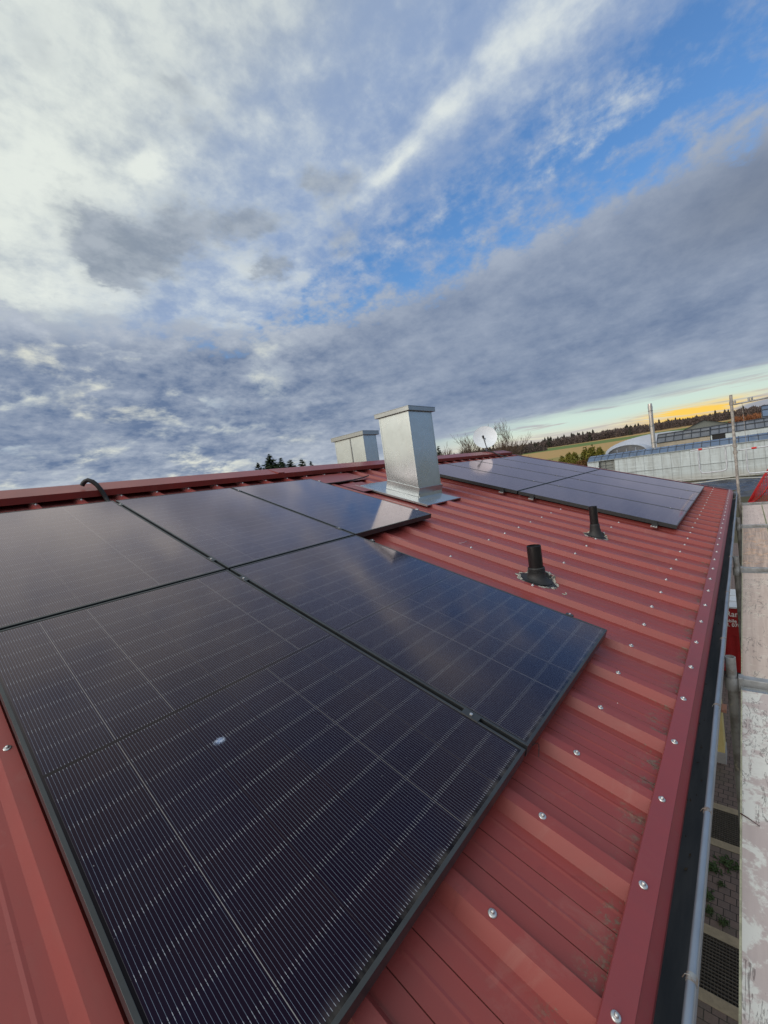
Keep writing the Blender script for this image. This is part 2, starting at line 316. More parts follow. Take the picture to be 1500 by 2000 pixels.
# photovoltaic glass: cells, ribbons, bright solder dashes
PW, PL = 1.134, 1.931
def glass_mat():
    m, nt, p = newmat('solar_cell_glass'); o = ocoord(nt); x, y, z = xyz(nt, o)
    oi = nt.nodes.new('ShaderNodeObjectInfo'); rnd = E(nt, oi.outputs['Random'])
    cw = (PW - .036) / 6; ch = (PL / 2 - .026) / 9
    u = x / cw + 3.0; ui = u.floor(); uf = u.fract()
    ya = y.abs() - .006; v = ya / ch; vi = v.floor(); vf = v.fract()
    inside = (x.abs()).lt(3 * cw) * v.gt(0.0) * v.lt(9.0)
    lp = .00895; t = (uf * cw - .0065) / lp + .5          # 20 wires per cell
    rib = ((t.fract() - .5).abs()) * lp
    inw = t.gt(0.0) * t.lt(20.0)
    gx = ((uf - .5).abs() * -1.0 + .5) * cw
    gy = ((vf - .5).abs() * -1.0 + .5) * ch
    line = rib.lt(.00030) * inw
    dash = rib.lt(.00055) * gy.lt(.0075) * gy.gt(.0008) * inw
    colgap = gx.lt(.0008); rowgap = gy.lt(.0006)
    gap_b = wnoise(nt, vec(nt, (u + .5).floor(), y.gt(0), (rnd * 17).floor()))
    cellv = wnoise(nt, vec(nt, ui, vi + y.gt(0) * 20, rnd * 7))
    base = mix(nt, cellv, (.0072, .0040, .0125), (.0100, .0052, .0120))
    blot = noise(nt, o, 2.2, 5, .6)
    base = mix(nt, blot.step(.4, .7) * .6, base, (.007, .006, .020))
    lb = noise(nt, vec(nt, x * 3, y * 40, rnd), 1.0, 3, .6)
    c = mix(nt, colgap * (gap_b.pow(2.0) * .62 + .06), base, (.42, .42, .41))
    c = mix(nt, rowgap, c, (.004, .004, .006))
    c = mix(nt, line * (lb * .5 + .45), c, (.20, .25, .33))
    c = mix(nt, dash * (cellv * .3 + .55), c, (.34, .37, .41))
    c = mix(nt, 1.0 - inside, c, (.004, .004, .006))
    du = noise(nt, vec(nt, x, y * .5, rnd * 9), 5, 7, .65)
    c = mix(nt, du * .006 + .001, c, (.45, .42, .40))
    lowd = 1.0 - (y + PL/2).step(.008, .05)                  # dust line that dries along the lower frame
    dr = noise(nt, vec(nt, x * 26.0, y * 1.3, rnd * 11), 1.0, 5, .65)
    c = mix(nt, lowd * dr.step(.35, .7) * .10 + dr.step(.60, .78) * .018, c, (.45, .42, .38))
    sp = noise(nt, vec(nt, x, y, rnd * 5), 120, 2, .5)
    c = mix(nt, sp.step(.765, .78) * .35, c, (.5, .5, .5))
    link(nt, c, p.inputs['Base Color']); p.inputs['Specular IOR Level'].default_value = 0.0; p.inputs['Roughness'].default_value = .9
    # anti-reflective textured glass: weak mirror face on, strong at grazing angles
    ge = nt.nodes.new('ShaderNodeNewGeometry'); dt = nt.nodes.new('ShaderNodeVectorMath'); dt.operation = 'DOT_PRODUCT'
    nt.links.new(ge.outputs['Normal'], dt.inputs[0]); nt.links.new(ge.outputs['Incoming'], dt.inputs[1])
    f = ((1.0 - E(nt, dt.outputs['Value']).abs()).pow(3.2) * .98 + .003).clamp()
    g = nt.nodes.new('ShaderNodeBsdfGlossy'); g.inputs['Color'].default_value = (1.0, .85, .87, 1)
    link(nt, du * .08 + .05 + dr.step(.55, .8) * .05, g.inputs['Roughness'])
    mx = nt.nodes.new('ShaderNodeMixShader'); nt.links.new(f.s, mx.inputs[0]); nt.links.new(p.outputs[0], mx.inputs[1]); nt.links.new(g.outputs[0], mx.inputs[2])
    nt.links.new(mx.outputs[0], nt.nodes['Material Output'].inputs['Surface'])
    return m
M['glass'] = glass_mat()

# ------------------------------------------------------------------ mesh helpers
class MB:
    def __init__(s): s.v = []; s.f = []; s.m = []
    def face(s, pts, mi=0):
        b = len(s.v); s.v += [tuple(p) for p in pts]; s.f.append(tuple(range(b, b + len(pts)))); s.m.append(mi)
    def box(s, x0, x1, y0, y1, z0, z1, mi=0, mat=None):
        ps = [Vector(p) for p in ((x0,y0,z0),(x1,y0,z0),(x1,y1,z0),(x0,y1,z0),(x0,y0,z1),(x1,y0,z1),(x1,y1,z1),(x0,y1,z1))]
        if mat: ps = [mat @ p for p in ps]
        b = len(s.v); s.v += [tuple(p) for p in ps]
        for f in ((0,3,2,1),(4,5,6,7),(0,1,5,4),(1,2,6,5),(2,3,7,6),(3,0,4,7)): s.f.append(tuple(b + i for i in f)); s.m.append(mi)
    def tube(s, pts, rad, n=12, mi=0, caps=True, closed=False):
        pts = [Vector(p) for p in pts]; N = len(pts)
        rads = rad if isinstance(rad, (list, tuple)) else [rad] * N
        rings = []; up = None
        for i, p in enumerate(pts):
            if i == 0: t = pts[1] - p
            elif i == N - 1: t = p - pts[-2]
            else: t = (pts[i+1] - p).normalized() + (p - pts[i-1]).normalized()
            t.normalize()
            if up is None: up = Vector((0,0,1)) if abs(t.z) < .9 else Vector((1,0,0))
            a = t.cross(up)
            if a.length < 1e-4: a = t.cross(Vector((0, 1, 0)))
            a.normalize(); b_ = a.cross(t).normalized(); up = b_
            base = len(s.v)
            s.v += [tuple(p + a * cos(2*pi*k/n) * rads[i] + b_ * sin(2*pi*k/n) * rads[i]) for k in range(n)]
            rings.append(base)
        for i in range(N - 1):
            for k in range(n):
                k2 = (k + 1) % n
                s.f.append((rings[i]+k, rings[i]+k2, rings[i+1]+k2, rings[i+1]+k)); s.m.append(mi)
        if caps:
            s.f.append(tuple(rings[0]+k for k in reversed(range(n)))); s.m.append(mi)
            s.f.append(tuple(rings[-1]+k for k in range(n))); s.m.append(mi)
    def lathe(s, prof, n=20, c=(0,0,0), mi=0, mat=None):
        rings = []
        for r, z in prof:
            base = len(s.v)
            for k in range(n):
                p = Vector((c[0] + r*cos(2*pi*k/n), c[1] + r*sin(2*pi*k/n), c[2] + z))
                if mat: p = mat @ p
                s.v.append(tuple(p))
            rings.append(base)
        for i in range(len(rings)-1):
            for k in range(n):
                k2 = (k+1) % n; s.f.append((rings[i]+k, rings[i]+k2, rings[i+1]+k2, rings[i+1]+k)); s.m.append(mi)
    def strip(s, prof, y0, y1, ny=1, mi=0, axis='y', wob=None):
        """extrude a 2D polyline; axis y: prof=(x,z) ; axis x: prof=(y,z)"""
        base = len(s.v); n = len(prof)
        for j in range(ny + 1):
            t = y0 + (y1 - y0) * j / ny
            for a, b in prof:
                s.v.append((a, t, b) if axis == 'y' else (t, a, b))
        for j in range(ny):
            for i in range(n - 1):
                q = (base + j*n + i, base + j*n + i + 1, base + (j+1)*n + i + 1, base + (j+1)*n + i)
                s.f.append(q if axis == 'y' else q[::-1]); s.m.append(mi)
    def mesh(s, name, mats, smooth=False):
        me = bpy.data.meshes.new(name); me.from_pydata(s.v, [], s.f); me.update()
        for m in (mats if isinstance(mats, (list, tuple)) else [mats]): me.materials.append(m)
        me.polygons.foreach_set('material_index', s.m)
        if smooth: me.polygons.foreach_set('use_smooth', [True] * len(s.f)); 
        return me
    def build(s, name, mats, parent=None, smooth=False, bevel=0, loc=None):
        o = bpy.data.objects.new(name, s.mesh(name, mats, smooth)); C.objects.link(o)
        if parent: o.parent = parent
        if loc: o.location = loc
        if smooth:
            md = o.modifiers.new('es', 'EDGE_SPLIT'); md.split_angle = radians(40)
        if bevel:
            md = o.modifiers.new('bv', 'BEVEL'); md.width = bevel; md.segments = 2; md.limit_method = 'ANGLE'
        return o
def tag(o, label=None, cat=None, group=None, kind=None):
    if label: o['label'] = label
    if cat: o['category'] = cat
    if group: o['group'] = group
    if kind: o['kind'] = kind
    return o
def empty(name, loc=(0,0,0), rot=(0,0,0), label=None, cat=None, group=None, parent=None):
    o = bpy.data.objects.new(name, None); C.objects.link(o); o.empty_display_size = .1
    o.location = loc; o.rotation_euler = rot
    if parent: o.parent = parent
    return tag(o, label, cat, group)
def copy_tree(o, parent=None):
    c = o.copy(); C.objects.link(c)
    if parent: c.parent = parent
    for ch in list(o.children): copy_tree(ch, c)
    return c
def rf(u, v, w_=0.0):                        # roof coordinates (along ridge, down slope, off the surface) to world
    return Vector((u, -v * CT - w_ * ST, -v * ST + w_ * CT))
ROT = (TH, 0, 0)

# ------------------------------------------------------------------ ground, hills
def hgt(x, y):
    d = math.hypot(x, y); h = -6.0
    if d > 150: h += (d - 150) * .040 * min(1, (d - 150) / 80)
    if d > 820: h += (d - 820) * -.015
    h += 1.6 * mnoise.noise(Vector((x * .006, y * .006, 0))) * min(1, max(0, (d - 140) / 200))
    return h
def ground_mat():
    m, nt, p = newmat('fields_and_yard'); o = ocoord(nt); x, y, z = xyz(nt, o)
    n = noise(nt, o, .03, 6, .6); n2 = noise(nt, o, .6, 6, .65); n3 = noise(nt, vec(nt, x * .02, y * .4, 0.0), 1.0, 4, .5)
    d = (x * x + y * y).pow(.5) + (n - .5) * 40 - y * .10
    c = mix(nt, n2, (.055, .05, .032), (.10, .09, .06))                         # bare yard soil
    straw = mix(nt, n3, (.44, .29, .13), (.34, .24, .10)); grn = mix(nt, n2, (.12, .17, .055), (.15, .20, .07))
    c = mix(nt, d.step(165, 185), c, mix(nt, n2, (.20, .21, .07), (.32, .24, .11)))
    c = mix(nt, d.step(300, 312), c, straw)
    c = mix(nt, d.step(520, 535), c, grn)
    c = mix(nt, d.step(690, 705), c, straw)
    link(nt, c, p.inputs['Base Color']); p.inputs['Roughness'].default_value = .95
    p.inputs['Specular IOR Level'].default_value = .1
    return m
M['ground'] = ground_mat()
mb = MB(); radii = [0.5] + [3*1.12**i for i in range(62)]; na = 144
for r in radii:
    for k in range(na):
        a = 2*pi*k/na; x, y = r*cos(a), r*sin(a); mb.v.append((x, y, hgt(x, y) - .03))
for i in range(len(radii)-1):
    for k in range(na):
        k2 = (k+1) % na; mb.f.append((i*na+k, i*na+k2, (i+1)*na+k2, (i+1)*na+k)); mb.m.append(0)
mb.f.append(tuple(range(na))); mb.m.append(0)
tag(mb.build('ground', M['ground'], smooth=False), kind='structure')

# paved strip beside the house
def paver_mat():
    m, nt, p = newmat('red_grey_pavers'); o = ocoord(nt); x, y, z = xyz(nt, o)
    b = nt.nodes.new('ShaderNodeTexBrick'); nt.links.new(vec(nt, y, x, 0.0).s, b.inputs['Vector'])
    b.inputs['Scale'].default_value = 1; b.inputs['Brick Width'].default_value = .135; b.inputs['Row Height'].default_value = .118
    b.inputs['Mortar Size'].default_value = .005; b.inputs['Mortar Smooth'].default_value = .2
    b.inputs['Color1'].default_value = (.16, .112, .10, 1); b.inputs['Color2'].default_value = (.125, .092, .085, 1); b.inputs['Mortar'].default_value = (.022, .018, .015, 1)
    n = noise(nt, o, 3, 7, .65); n2 = noise(nt, o, 45, 4, .6)
    c = mix(nt, n.step(.45, .7) * .4, E(nt, b.outputs[0]), (.09, .085, .055))
    c = mix(nt, n2.step(.5, .8) * .25, c, (.30, .25, .22))
    link(nt, c, p.inputs['Base Color']); p.inputs['Roughness'].default_value = .85
    bump(nt, p, E(nt, b.outputs[1]) * -1.0 + n2 * .2, .6, .01)
    return m
M['paver'] = paver_mat()
mb = MB()
holes = [(3.99, 4.70), (6.40, 7.10)]; HY0, HY1 = -2.16, -1.64
def slab(x0, x1, y0, y1): mb.face([(x0, y0, -5.996), (x1, y0, -5.996), (x1, y1, -5.996), (x0, y1, -5.996)])
slab(-8, 30, -7.5, HY0); slab(-8, 30, HY1, -1.3)
xs = [-8] + [q for h_ in holes for q in h_] + [30]
for i in range(0, len(xs), 2): slab(xs[i], xs[i+1], HY0, HY1)
tag(mb.build('paving', M['paver']), kind='structure')

# ------------------------------------------------------------------ the house with its red sheet roof
UA, UB = -3.2, 9.86                          # roof extent along the ridge
house = empty('house', (3.3, 2.5, -6.0), label='house with the red trapezoidal metal roof the solar panels lie on', cat='house')
def under(parent, o):                        # keep world placement while parenting
    bpy.context.view_layer.update(); o.parent = parent; o.matrix_parent_inverse = parent.matrix_world.inverted(); return o
bpy.context.view_layer.update()
PITCH, RC = .3402, -.4867
PAN, TOPW = -.107, -.070
def profile(u0, u1):
    pr = [(u0, PAN)]; k = math.floor((u0 - RC) / PITCH)
    while True:
        c = RC + k * PITCH; k += 1
        if c > u1 + .1: break
        for du, w_ in ((-.046, PAN), (-.022, TOPW), (.020, TOPW), (.043, PAN),
                       (.100, PAN), (.1015, PAN-.0030), (.103, PAN), (.142, PAN), (.150, PAN+.0016), (.158, PAN),
                       (.198, PAN), (.1995, PAN-.0030), (.201, PAN), (.246, PAN), (.254, PAN+.0016), (.262, PAN)):
            if u0 < c + du < u1: pr.append((c + du, w_))
    pr.append((u1, PAN)); return pr
roof = empty('roof', (0, 0, 0), ROT); under(house, roof)
mb = MB(); mb.strip(profile(UA, UB), -2.36, 2.62, 24)
for i, p_ in enumerate(mb.v):                # slight oil-canning of the sheet
    mb.v[i] = (p_[0], p_[1], p_[2] + .0015 * mnoise.noise(Vector((p_[0]*2.5, p_[1]*1.1, 0))))
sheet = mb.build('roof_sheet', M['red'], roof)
mb = MB(); mb.box(UA, UB, -2.36, 2.60, -.30, -.125); mb.build('roof_deck', M['dark'], roof)
# gable trim at the far end
mb = MB(); mb.strip([(UB-.08, -.062), (UB+.004, -.060), (UB+.006, -.22)], -2.36, 2.62, 8); mb.build('verge_trim', M['trim'], roof)
# eave trim: sloping face then the folded lip
mb = MB(); mb.strip([(-2.3695, -.072), (-2.368, -.0655), (-2.309, -.0625), (-2.307, -.069)], UA, UB, 40, axis='x')
trim = mb.build('eave_trim', M['trim'], roof)
mb = MB(); mb.strip([(-2.262, -.812), (-2.2605, -.802), (-2.2395, -.7715)], UA, UB, 30, axis='x'); under(house, mb.build('trim_lip', M['trim']))
# ridge cap
mb = MB(); mb.strip([(2.385, -.058), (2.372, -.058), (2.370, .006), (2.62, .018), (2.66, .012)], UA, 9.72, 40, axis='x')
for x0 in (2.1, 5.9, 8.55):                  # overlaps between lengths of ridge cap
    mb.box(x0, x0+.10, 2.367, 2.622, -.056, .0195)
ridge = mb.build('ridge_cap', M['ridge'], roof)
# screws
def screw_mesh():
    mb = MB()
    mb.lathe([(.0001, .0035), (.009, .0033), (.0105, .0022), (.0112, 0)], 18)
    mb.lathe([(.0001, .0105), (.0032, .0100), (.0052, .0085), (.0056, .0034)], 6)
    return mb.mesh('screw', M['steel'], True)
SCR = screw_mesh()
def screws(parent, spots, n=0):
    for (u, v, w_) in spots:
        o = bpy.data.objects.new('screw', SCR); C.objects.link(o); o.parent = parent; o.location = (u, -v, w_)
        o.rotation_euler = (random.uniform(-.06, .06), random.uniform(-.06, .06), random.uniform(0, 6)); s_ = random.uniform(.95, 1.1); o.scale = (s_, s_, 1)
ks = [RC + k*PITCH for k in range(0, 31) if RC + k*PITCH < UB - .05]
def clear(u, v):                             # not below a panel or the chimney
    if u < 2.33 and v < .02: return False
    if u < 1.17 and v < 1.95: return False
    if 4.45 < u < 9.2 and v < 1.95: return False
    if 2.7 < u < 3.7 and v < -.3: return False
    return True
rows = [(u + random.uniform(-.004, .004), 2.067 + random.uniform(-.006, .006), TOPW) for u in ks]
rows += [(u, .69 + random.uniform(-.006, .006), TOPW) for u in ks if clear(u, .69)] + [(RC - 2*PITCH, .699, TOPW)]
rows += [(u, 1.375 + random.uniform(-.006, .006), TOPW) for u in ks if clear(u, 1.375)]
screws(sheet, rows)
screws(trim, [(u + random.uniform(-.006, .006), 2.334 + random.uniform(-.003, .003), -.0640) for u in ks])
screws(ridge, [(u, -2.369, -.025) for u in ks[:0]])
mbr = [(RC + k*PITCH, -2.352, TOPW) for k in range(-2, 31) if RC + k*PITCH < 9.7]
screws(roof, mbr)
# back slope, walls
mb = MB(); mb.face([rf(UA, -2.60, -.02), rf(UB, -2.60, -.02), rf(UB, -2.60, -.02) + Vector((0, 5, -1.56)), rf(UA, -2.60, -.02) + Vector((0, 5, -1.56))][::-1])
for p0 in (0,): pass
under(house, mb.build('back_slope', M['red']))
M['render'] = mat('pale_render', (.62, .55, .40), .9, var=.12, scale=2, bmp=.2)
M['plinth'] = mat('grey_plinth', (.34, .33, .33), .85, var=.15, scale=3, bmp=.2)
Yr = 2.60*CT; Zr = 2.60*ST
mb = MB()
prof = [(-1.62, -6.3), (-1.62, -.86), (Yr, Zr - .33), (7.3, -1.1), (7.3, -6.3)]
n0 = len(mb.v)
for X in (UA + .3, UB - .25): mb.v += [(X, y, z) for y, z in prof]
k = len(prof); mb.f.append(tuple(range(k))[::1]); mb.m.append(0); mb.f.append(tuple(range(k, 2*k))[::-1]); mb.m.append(0)
for i in range(k): j = (i+1) % k; mb.f.append((i, i+k, j+k, j)); mb.m.append(0)
under(house, mb.build('wall', M['render']))
# soffit board
mb = MB(); mb.box(UA, UB, -2.14, -1.622, -.94, -.90); under(house, mb.build('soffit', mat('brown_soffit', (.10, .05, .03), .6)))
# gutter: half round with front bead (world coordinates; hung level)
ge = rf(0, 2.40, -.15)
yc, zc = -2.345, -.868; 
mb = MB(); GR = .062
ybead = -2.387
# trough from the wall side up to the bead
GY = -2.320
arc = [(-2.150, -.84), (-2.152, -.875)] + [(-2.236 + .084*cos(a), -.895 + .060*sin(a)) for a in [radians(t) for t in range(0, -181, -15)]] + [(GY + .002, -.805)]
arc2 = [(y-.0015 if i > 6 else y+.0015, z-.0015) for i, (y, z) in enumerate(arc)][::-1]
mb.strip(arc, UA, UB - .02, 30, axis='x'); mb.strip(arc2, UA, UB-.02, 30, axis='x', mi=1)
gut = empty('gutter', (3.3, -2.3, -.86)); under(house, gut)
under(gut, mb.build('trough', [M['gutin'], M['zinc']], smooth=True))
mb = MB()
bpts = [(UA + (UB-.02-UA)*i/60, GY - .001*sin(i*.9), -.8000 + .0012*sin(i*1.7)) for i in range(61)]
mb.tube(bpts, .0098, 14); under(gut, mb.build('front_bead', M['zinc'], smooth=True))
for i, X in enumerate((-.29, .26, .95, 1.75, 2.7, 3.9, 4.9, 5.9, 6.9, 7.9, 8.9)):
    mb = MB(); mb.tube([(X-.009, GY, -.8000), (X+.009, GY, -.8000)], .0112, 14)
    mb.tube([(X, GY+.002, -.7890), (X, GY+.012, -.7930), (X, GY+.018, -.806)], .0010, 6)
    o = mb.build('gutter_clip', M['clip'], smooth=True); under(gut, o)
mb = MB(); rr_ = random.Random(5)
for k in range(90):                            # leaf litter and grit on the gutter floor
    X = rr_.uniform(-.5, 4) ; y = -2.236 + rr_.gauss(0, .022); z = -.953 + abs(y+2.236)*.25; a = rr_.uniform(0, 6.28); l = rr_.uniform(.004, .014)
    mb.face([(X - l*cos(a), y - l*.5*sin(a), z), (X + l*.4*sin(a), y - l*.3*cos(a), z+.002), (X + l*cos(a), y + l*.5*sin(a), z+.003), (X - l*.4*sin(a), y + l*.3*cos(a), z+.001)])
o = mb.build('litter', mat('leaf_litter', (.14, .11, .08), .9, var=.6, scale=60)); under(gut, o); o['kind'] = 'stuff'
# far gutter end
mb = MB(); mb.lathe([(.0001, 0), (.063, 0)], 16, mat=Matrix.Translation((UB-.02, -2.236, -.88)) @ Matrix.Rotation(pi/2, 4, 'Y')); under(gut, mb.build('end_cap', M['zinc']))

# ------------------------------------------------------------------ solar panels
def make_panel():
    root = empty('solar_panel', (0,0,0), ROT)
    hw, hl = PW/2, PL/2; fr = .011; t = .046
    mb = MB()
    mb.box(-hw+fr, hw-fr, -hl+fr, hl-fr, -.006, -.0016)
    g = mb.build('glass', M['glass'], root)
    for nm, (x0,x1,y0,y1) in dict(a=(-hw,-hw+fr,-hl,hl), b=(hw-fr,hw,-hl,hl), c=(-hw+fr,hw-fr,-hl,-hl+fr), d=(-hw+fr,hw-fr,hl-fr,hl)).items():
        mb = MB(); mb.box(x0,x1,y0,y1,-t,0); mb.build('frame_rail', M['frame'], root, bevel=.0008)
    mb = MB(); mb.box(-hw+fr, hw-fr, -hl+fr, hl-fr, -.0085, -.0065); mb.build('back_sheet', M['blackpl'], root)
    return root
proto = make_panel()
def clamp(parent, x, y, end=0, light=False):
    """module clamp: plate over both frames with a bolt; end clamps sit outside the frame"""
    mb = MB()
    if end: mb.box(x-.022, x+.022, y-.020, y+.020, -.034, -.030); mb.box(x-.014, x+.010, y-.020, y+.020, -.0005, .003); mb.box(x-.003+end*.010, x+.001+end*.010, y-.02, y+.02, -.032, .0)
    else:
        mb.box(x-.016, x+.016, y-.035, y+.035, -.0002, .0024); mb.box(x-.007, x+.007, y-.03, y+.03, -.03, -.0003)
    mb.lathe([(.0001, .0075), (.0062, .0072), (.0068, .0024)], 8, c=(x + end*.002, y, 0), mi=1)
    return mb.build('clamp', [M['frame'] if not light else M['alu'], M['steel']], parent, bevel=.0006)
GAP = .02
near = [  # u centre, v centre, label
 (-.577, -.9755, 'black solar panel at the upper left of the near array, by the ridge cable'),
 (.577, -.9755, 'middle black solar panel of the near array\'s upper row'),
 (1.731, -.9755, 'black solar panel nearest the tall metal chimney, reflecting it'),
 (-.577, .9755, 'largest foreground solar panel with a small blue patch on its glass'),
 (.577, .9755, 'lower right black solar panel of the near array, beside the nearer vent pipe')]
u2, v2 = 4.522, -.008
far = []
names = ['nearest the camera', 'second from the near edge', 'third from the near edge', 'farthest from the camera']
for r_ in (0, 1):
    for c_ in range(4):
        far.append((u2 + GAP/2 + PW/2 + c_*(PW+GAP) - .01, v2 + (-.9755 if r_ == 0 else .9755),
          'panel of the far array\'s %s row, %s' % ('upper' if r_ == 0 else 'lower', names[c_])))
panels = []
for i, (u, v, lb) in enumerate(near + far):
    o = proto if i == 0 else copy_tree(proto)
    o.location = rf(u, v, 0)
    tag(o, lb, 'solar panel', 'solar panels of the near array' if i < 5 else 'solar panels of the far array')
    panels.append(o)
hw, hl = PW/2, PL/2
for i in (0, 1, 3): 
    for yy in ((.80, -.78) if i < 3 else (.79, -.75)): clamp(panels[i], hw + GAP/2 - .004, yy)
for yy in (.80, -.77): clamp(panels[2], hw + .014, yy, 1, True)
clamp(panels[4], hw + .012, .79, 1); clamp(panels[4], hw + .012, -.76, 1)
for i in (5, 6, 7, 9, 10, 11):
    for yy in (.77, -.77): clamp(panels[i], hw + GAP/2 - .004, yy)
for i in (5, 9):
    for yy in (.75, -.75):
        mb = MB(); x = -hw - .014
        mb.box(x-.018, x+.012, yy-.03, yy+.03, -.062, -.030, 0); mb.box(x-.004, x+.016, yy-.018, yy+.018, -.001, .003); mb.box(x-.002, x+.002, yy-.018, yy+.018, -.06, .0)
        mb.box(x-.06, x-.018, yy-.034, yy+.034, -.068, -.060, 1)
        for s_ in (-.026, 0, .026): mb.lathe([(.0001, .008), (.006, .0078), (.007, 0)], 8, c=(x-.042, yy+s_, -.060), mi=1)
        mb.build('end_clamp', [M['frame'], M['steel']], panels[i])
# blue white patch on the front panel's glass
mb = MB(); pts = []
for k in range(26):
    a = 2*pi*k/26; r = .021*(1 + .55*mnoise.noise(Vector((cos(a)*1.7, sin(a)*1.7, 3))) + .25*mnoise.noise(Vector((cos(a)*6, sin(a)*6, 1))))
    pts.append((r*cos(a)*1.15, r*sin(a)*.8, 0))
b0 = len(mb.v); mb.v.append((0, 0, .0007)); mb.v += pts
for k in range(26): mb.f.append((0, 1+k, 1+(k+1) % 26)); mb.m.append(0)
def patch_mat():
    m, nt, p = newmat('pale_blue_patch'); o = ocoord(nt); x, y, z = xyz(nt, o)
    n = noise(nt, o, 110, 6, .7); r = (x*x + y*y*1.8).pow(.5)
    a = ((n + .28) - r * 26).step(.12, .75)
    link(nt, mix(nt, n.step(.4, .6), (.22, .33, .60), (.55, .62, .75)), p.inputs['Base Color']); link(nt, a * .75, p.inputs['Alpha']); p.inputs['Roughness'].default_value = .4
    return m
sm = mb.build('patch', patch_mat(), panels[3]); sm.location = (-.577+.577, 0, 0)
PATCH = sm

# mounting rails that show below the panels' edges
rail_m = M['frame']
def rail(u0, u1, v, label):
    e = empty('mounting_rail', rf((u0+u1)/2, v, -.045), ROT, label, 'mounting rail', 'mounting rails under the panels')
    mb = MB(); L = (u1-u0)/2; mb.box(-L, L, -.02, .02, -.024, -.0015); mb.build('rail_body', rail_m, e)
    mb = MB(); mb.box(-L+.05, -L+.12, -.03, .03, -.026, -.0245); mb.box(L-.12, L-.05, -.03, .03, -.026, -.0245); mb.build('foot', M['steel'], e)
for v, n_ in ((-1.78, 'upper rail of the near array beneath the row by the ridge'), (-.20, 'rail beneath the lower part of the near array\'s upper row')): rail(-1.1, 2.33, v, n_)
for v, n_ in ((.20, 'rail beneath the top of the foreground panels'), (1.72, 'rail beneath the bottom of the foreground panels')): rail(-1.12, 1.172, v, n_)
for v, n_ in ((-1.74, 'top rail of the far array near the ridge'), (-.22, 'second rail of the far array counted from the ridge'), (.22, 'third rail of the far array counted from the ridge'), (1.72, 'lowest rail of the far array')): rail(4.53, 9.12, v, n_)

# ------------------------------------------------------------------ chimneys
def chimney(name, x0, x1, y0, y1, zb, zt, label, seams=(), cap=(.045, .085), flash=None):
    root = empty(name, ((x0+x1)/2, (y0+y1)/2, zb), label=label, cat='chimney')
    cx, cy = (x0+x1)/2, (y0+y1)/2
    def L(mb, nm, m, **k): o = mb.build(nm, m, root, **k); return o
    X0, X1, Y0, Y1, H = x0-cx, x1-cx, y0-cy, y1-cy, zt-zb
    # shaft as four folded sheets, gently dented
    mb = MB(); n = 10
    def wall(p0, p1):
        b = len(mb.v); d = Vector(p1) - Vector(p0); nn = Vector((d.y, -d.x, 0)).normalized()
        for j in range(n+1):
            for i in range(n+1):
                p = Vector((*p0, 0)) + Vector((d.x, d.y, 0)) * i/n; z = -.25 + (H + .25) * j/n
                e = min(i, n-i, 2)/2 * min(1, (n - j)/2 + .0) 
                dd = .004 * e * mnoise.noise(Vector((p.x*4 + p0[0]*9, p.y*4, z*2.5)))
                mb.v.append((p.x + nn.x*dd, p.y + nn.y*dd, z))
        for j in range(n):
            for i in range(n): q = b + j*(n+1) + i; mb.f.append((q, q+1, q+n+2, q+n+1)); mb.m.append(0)
    P4 = [Vector((X0, Y0)), Vector((X1, Y0)), Vector((X1, Y1)), Vector((X0, Y1))]
    for a in range(4): wall(tuple(P4[a]), tuple(P4[(a+1) % 4]))
    L(mb, 'shaft', M['galv'], smooth=True)
    for X, Y in ((X0, Y0), (X1, Y0), (X0, Y1), (X1, Y1)):     # corner folds
        sx = 1 if X < 0 else -1; sy = 1 if Y < 0 else -1; mb = MB()
        mb.box(min(X-sx*.002, X+sx*.018), max(X-sx*.002, X+sx*.018), min(Y-sy*.002, Y+sy*.018), max(Y-sy*.002, Y+sy*.018), -.1, H-.001)
        L(mb, 'corner_fold', M['galv'])
    for s_ in seams:
        mb = MB(); yy = Y0 + (Y1-Y0)*s_; mb.box(X0-.009, X0-.001, yy-.010, yy+.010, -.1, H-.002); L(mb, 'seam', M['galv2'])
    o_, hc = cap
    mb = MB(); mb.box(X0-o_, X1+o_, Y0-o_, Y1+o_, H, H+hc)
    mb.box(X0-o_-.004, X1+o_+.004, Y0-o_-.004, Y1+o_+.004, H+hc-.004, H+hc+.004)
    L(mb, 'cap', M['galv2'], bevel=.002)
    return root
chx0, chx1 = 3.04, 3.56
ch = chimney('chimney', chx0, chx1, .668, 1.165, .20, 1.245, 'tall galvanised sheet metal chimney standing on the near roof slope', cap=(.04, .055))
# collar and flashing that follow the roof slope
base = empty('collar', (0, 0, 0), ROT); 
mb = MB()
cu, cv = (chx0+chx1)/2, 0
c0, c1 = chx0-.012, chx1+.012
s0, s1 = .693+.0, 1.235     # up-slope coordinate of the collar
for (a0,a1,b0,b1) in ((c0, c0+.010, s0, s1), (c1-.010, c1, s0, s1), (c0+.01, c1-.01, s0, s0+.010), (c0+.01, c1-.01, s1-.01, s1)):
    mb.box(a0, a1, b0, b1, -.06, .055)
under(ch, base); mb.build('collar_sheet', M['galv3'], base, bevel=.001)
mb = MB(); nx, ny = 14, 16
F0, F1, G0, G1 = 2.80, 3.57, .395, 1.60
for j in range(ny+1):
    for i in range(nx+1):
        u = F0 + (F1-F0)*i/nx; s_ = G0 + (G1-G0)*j/ny
        e = min(i, nx-i, j, ny-j); wv = -.062 + .004*mnoise.noise(Vector((u*7, s_*7, 2)))
        if e == 0: wv -= .008
        mb.v.append((u, s_, wv))
for j in range(ny):
    for i in range(nx): q = j*(nx+1)+i; mb.f.append((q, q+1, q+nx+2, q+nx+1)); mb.m.append(0)
fl = mb.build('flashing', M['galv3'], base, smooth=True)
mb = MB()                                     # folded rim of the flashing
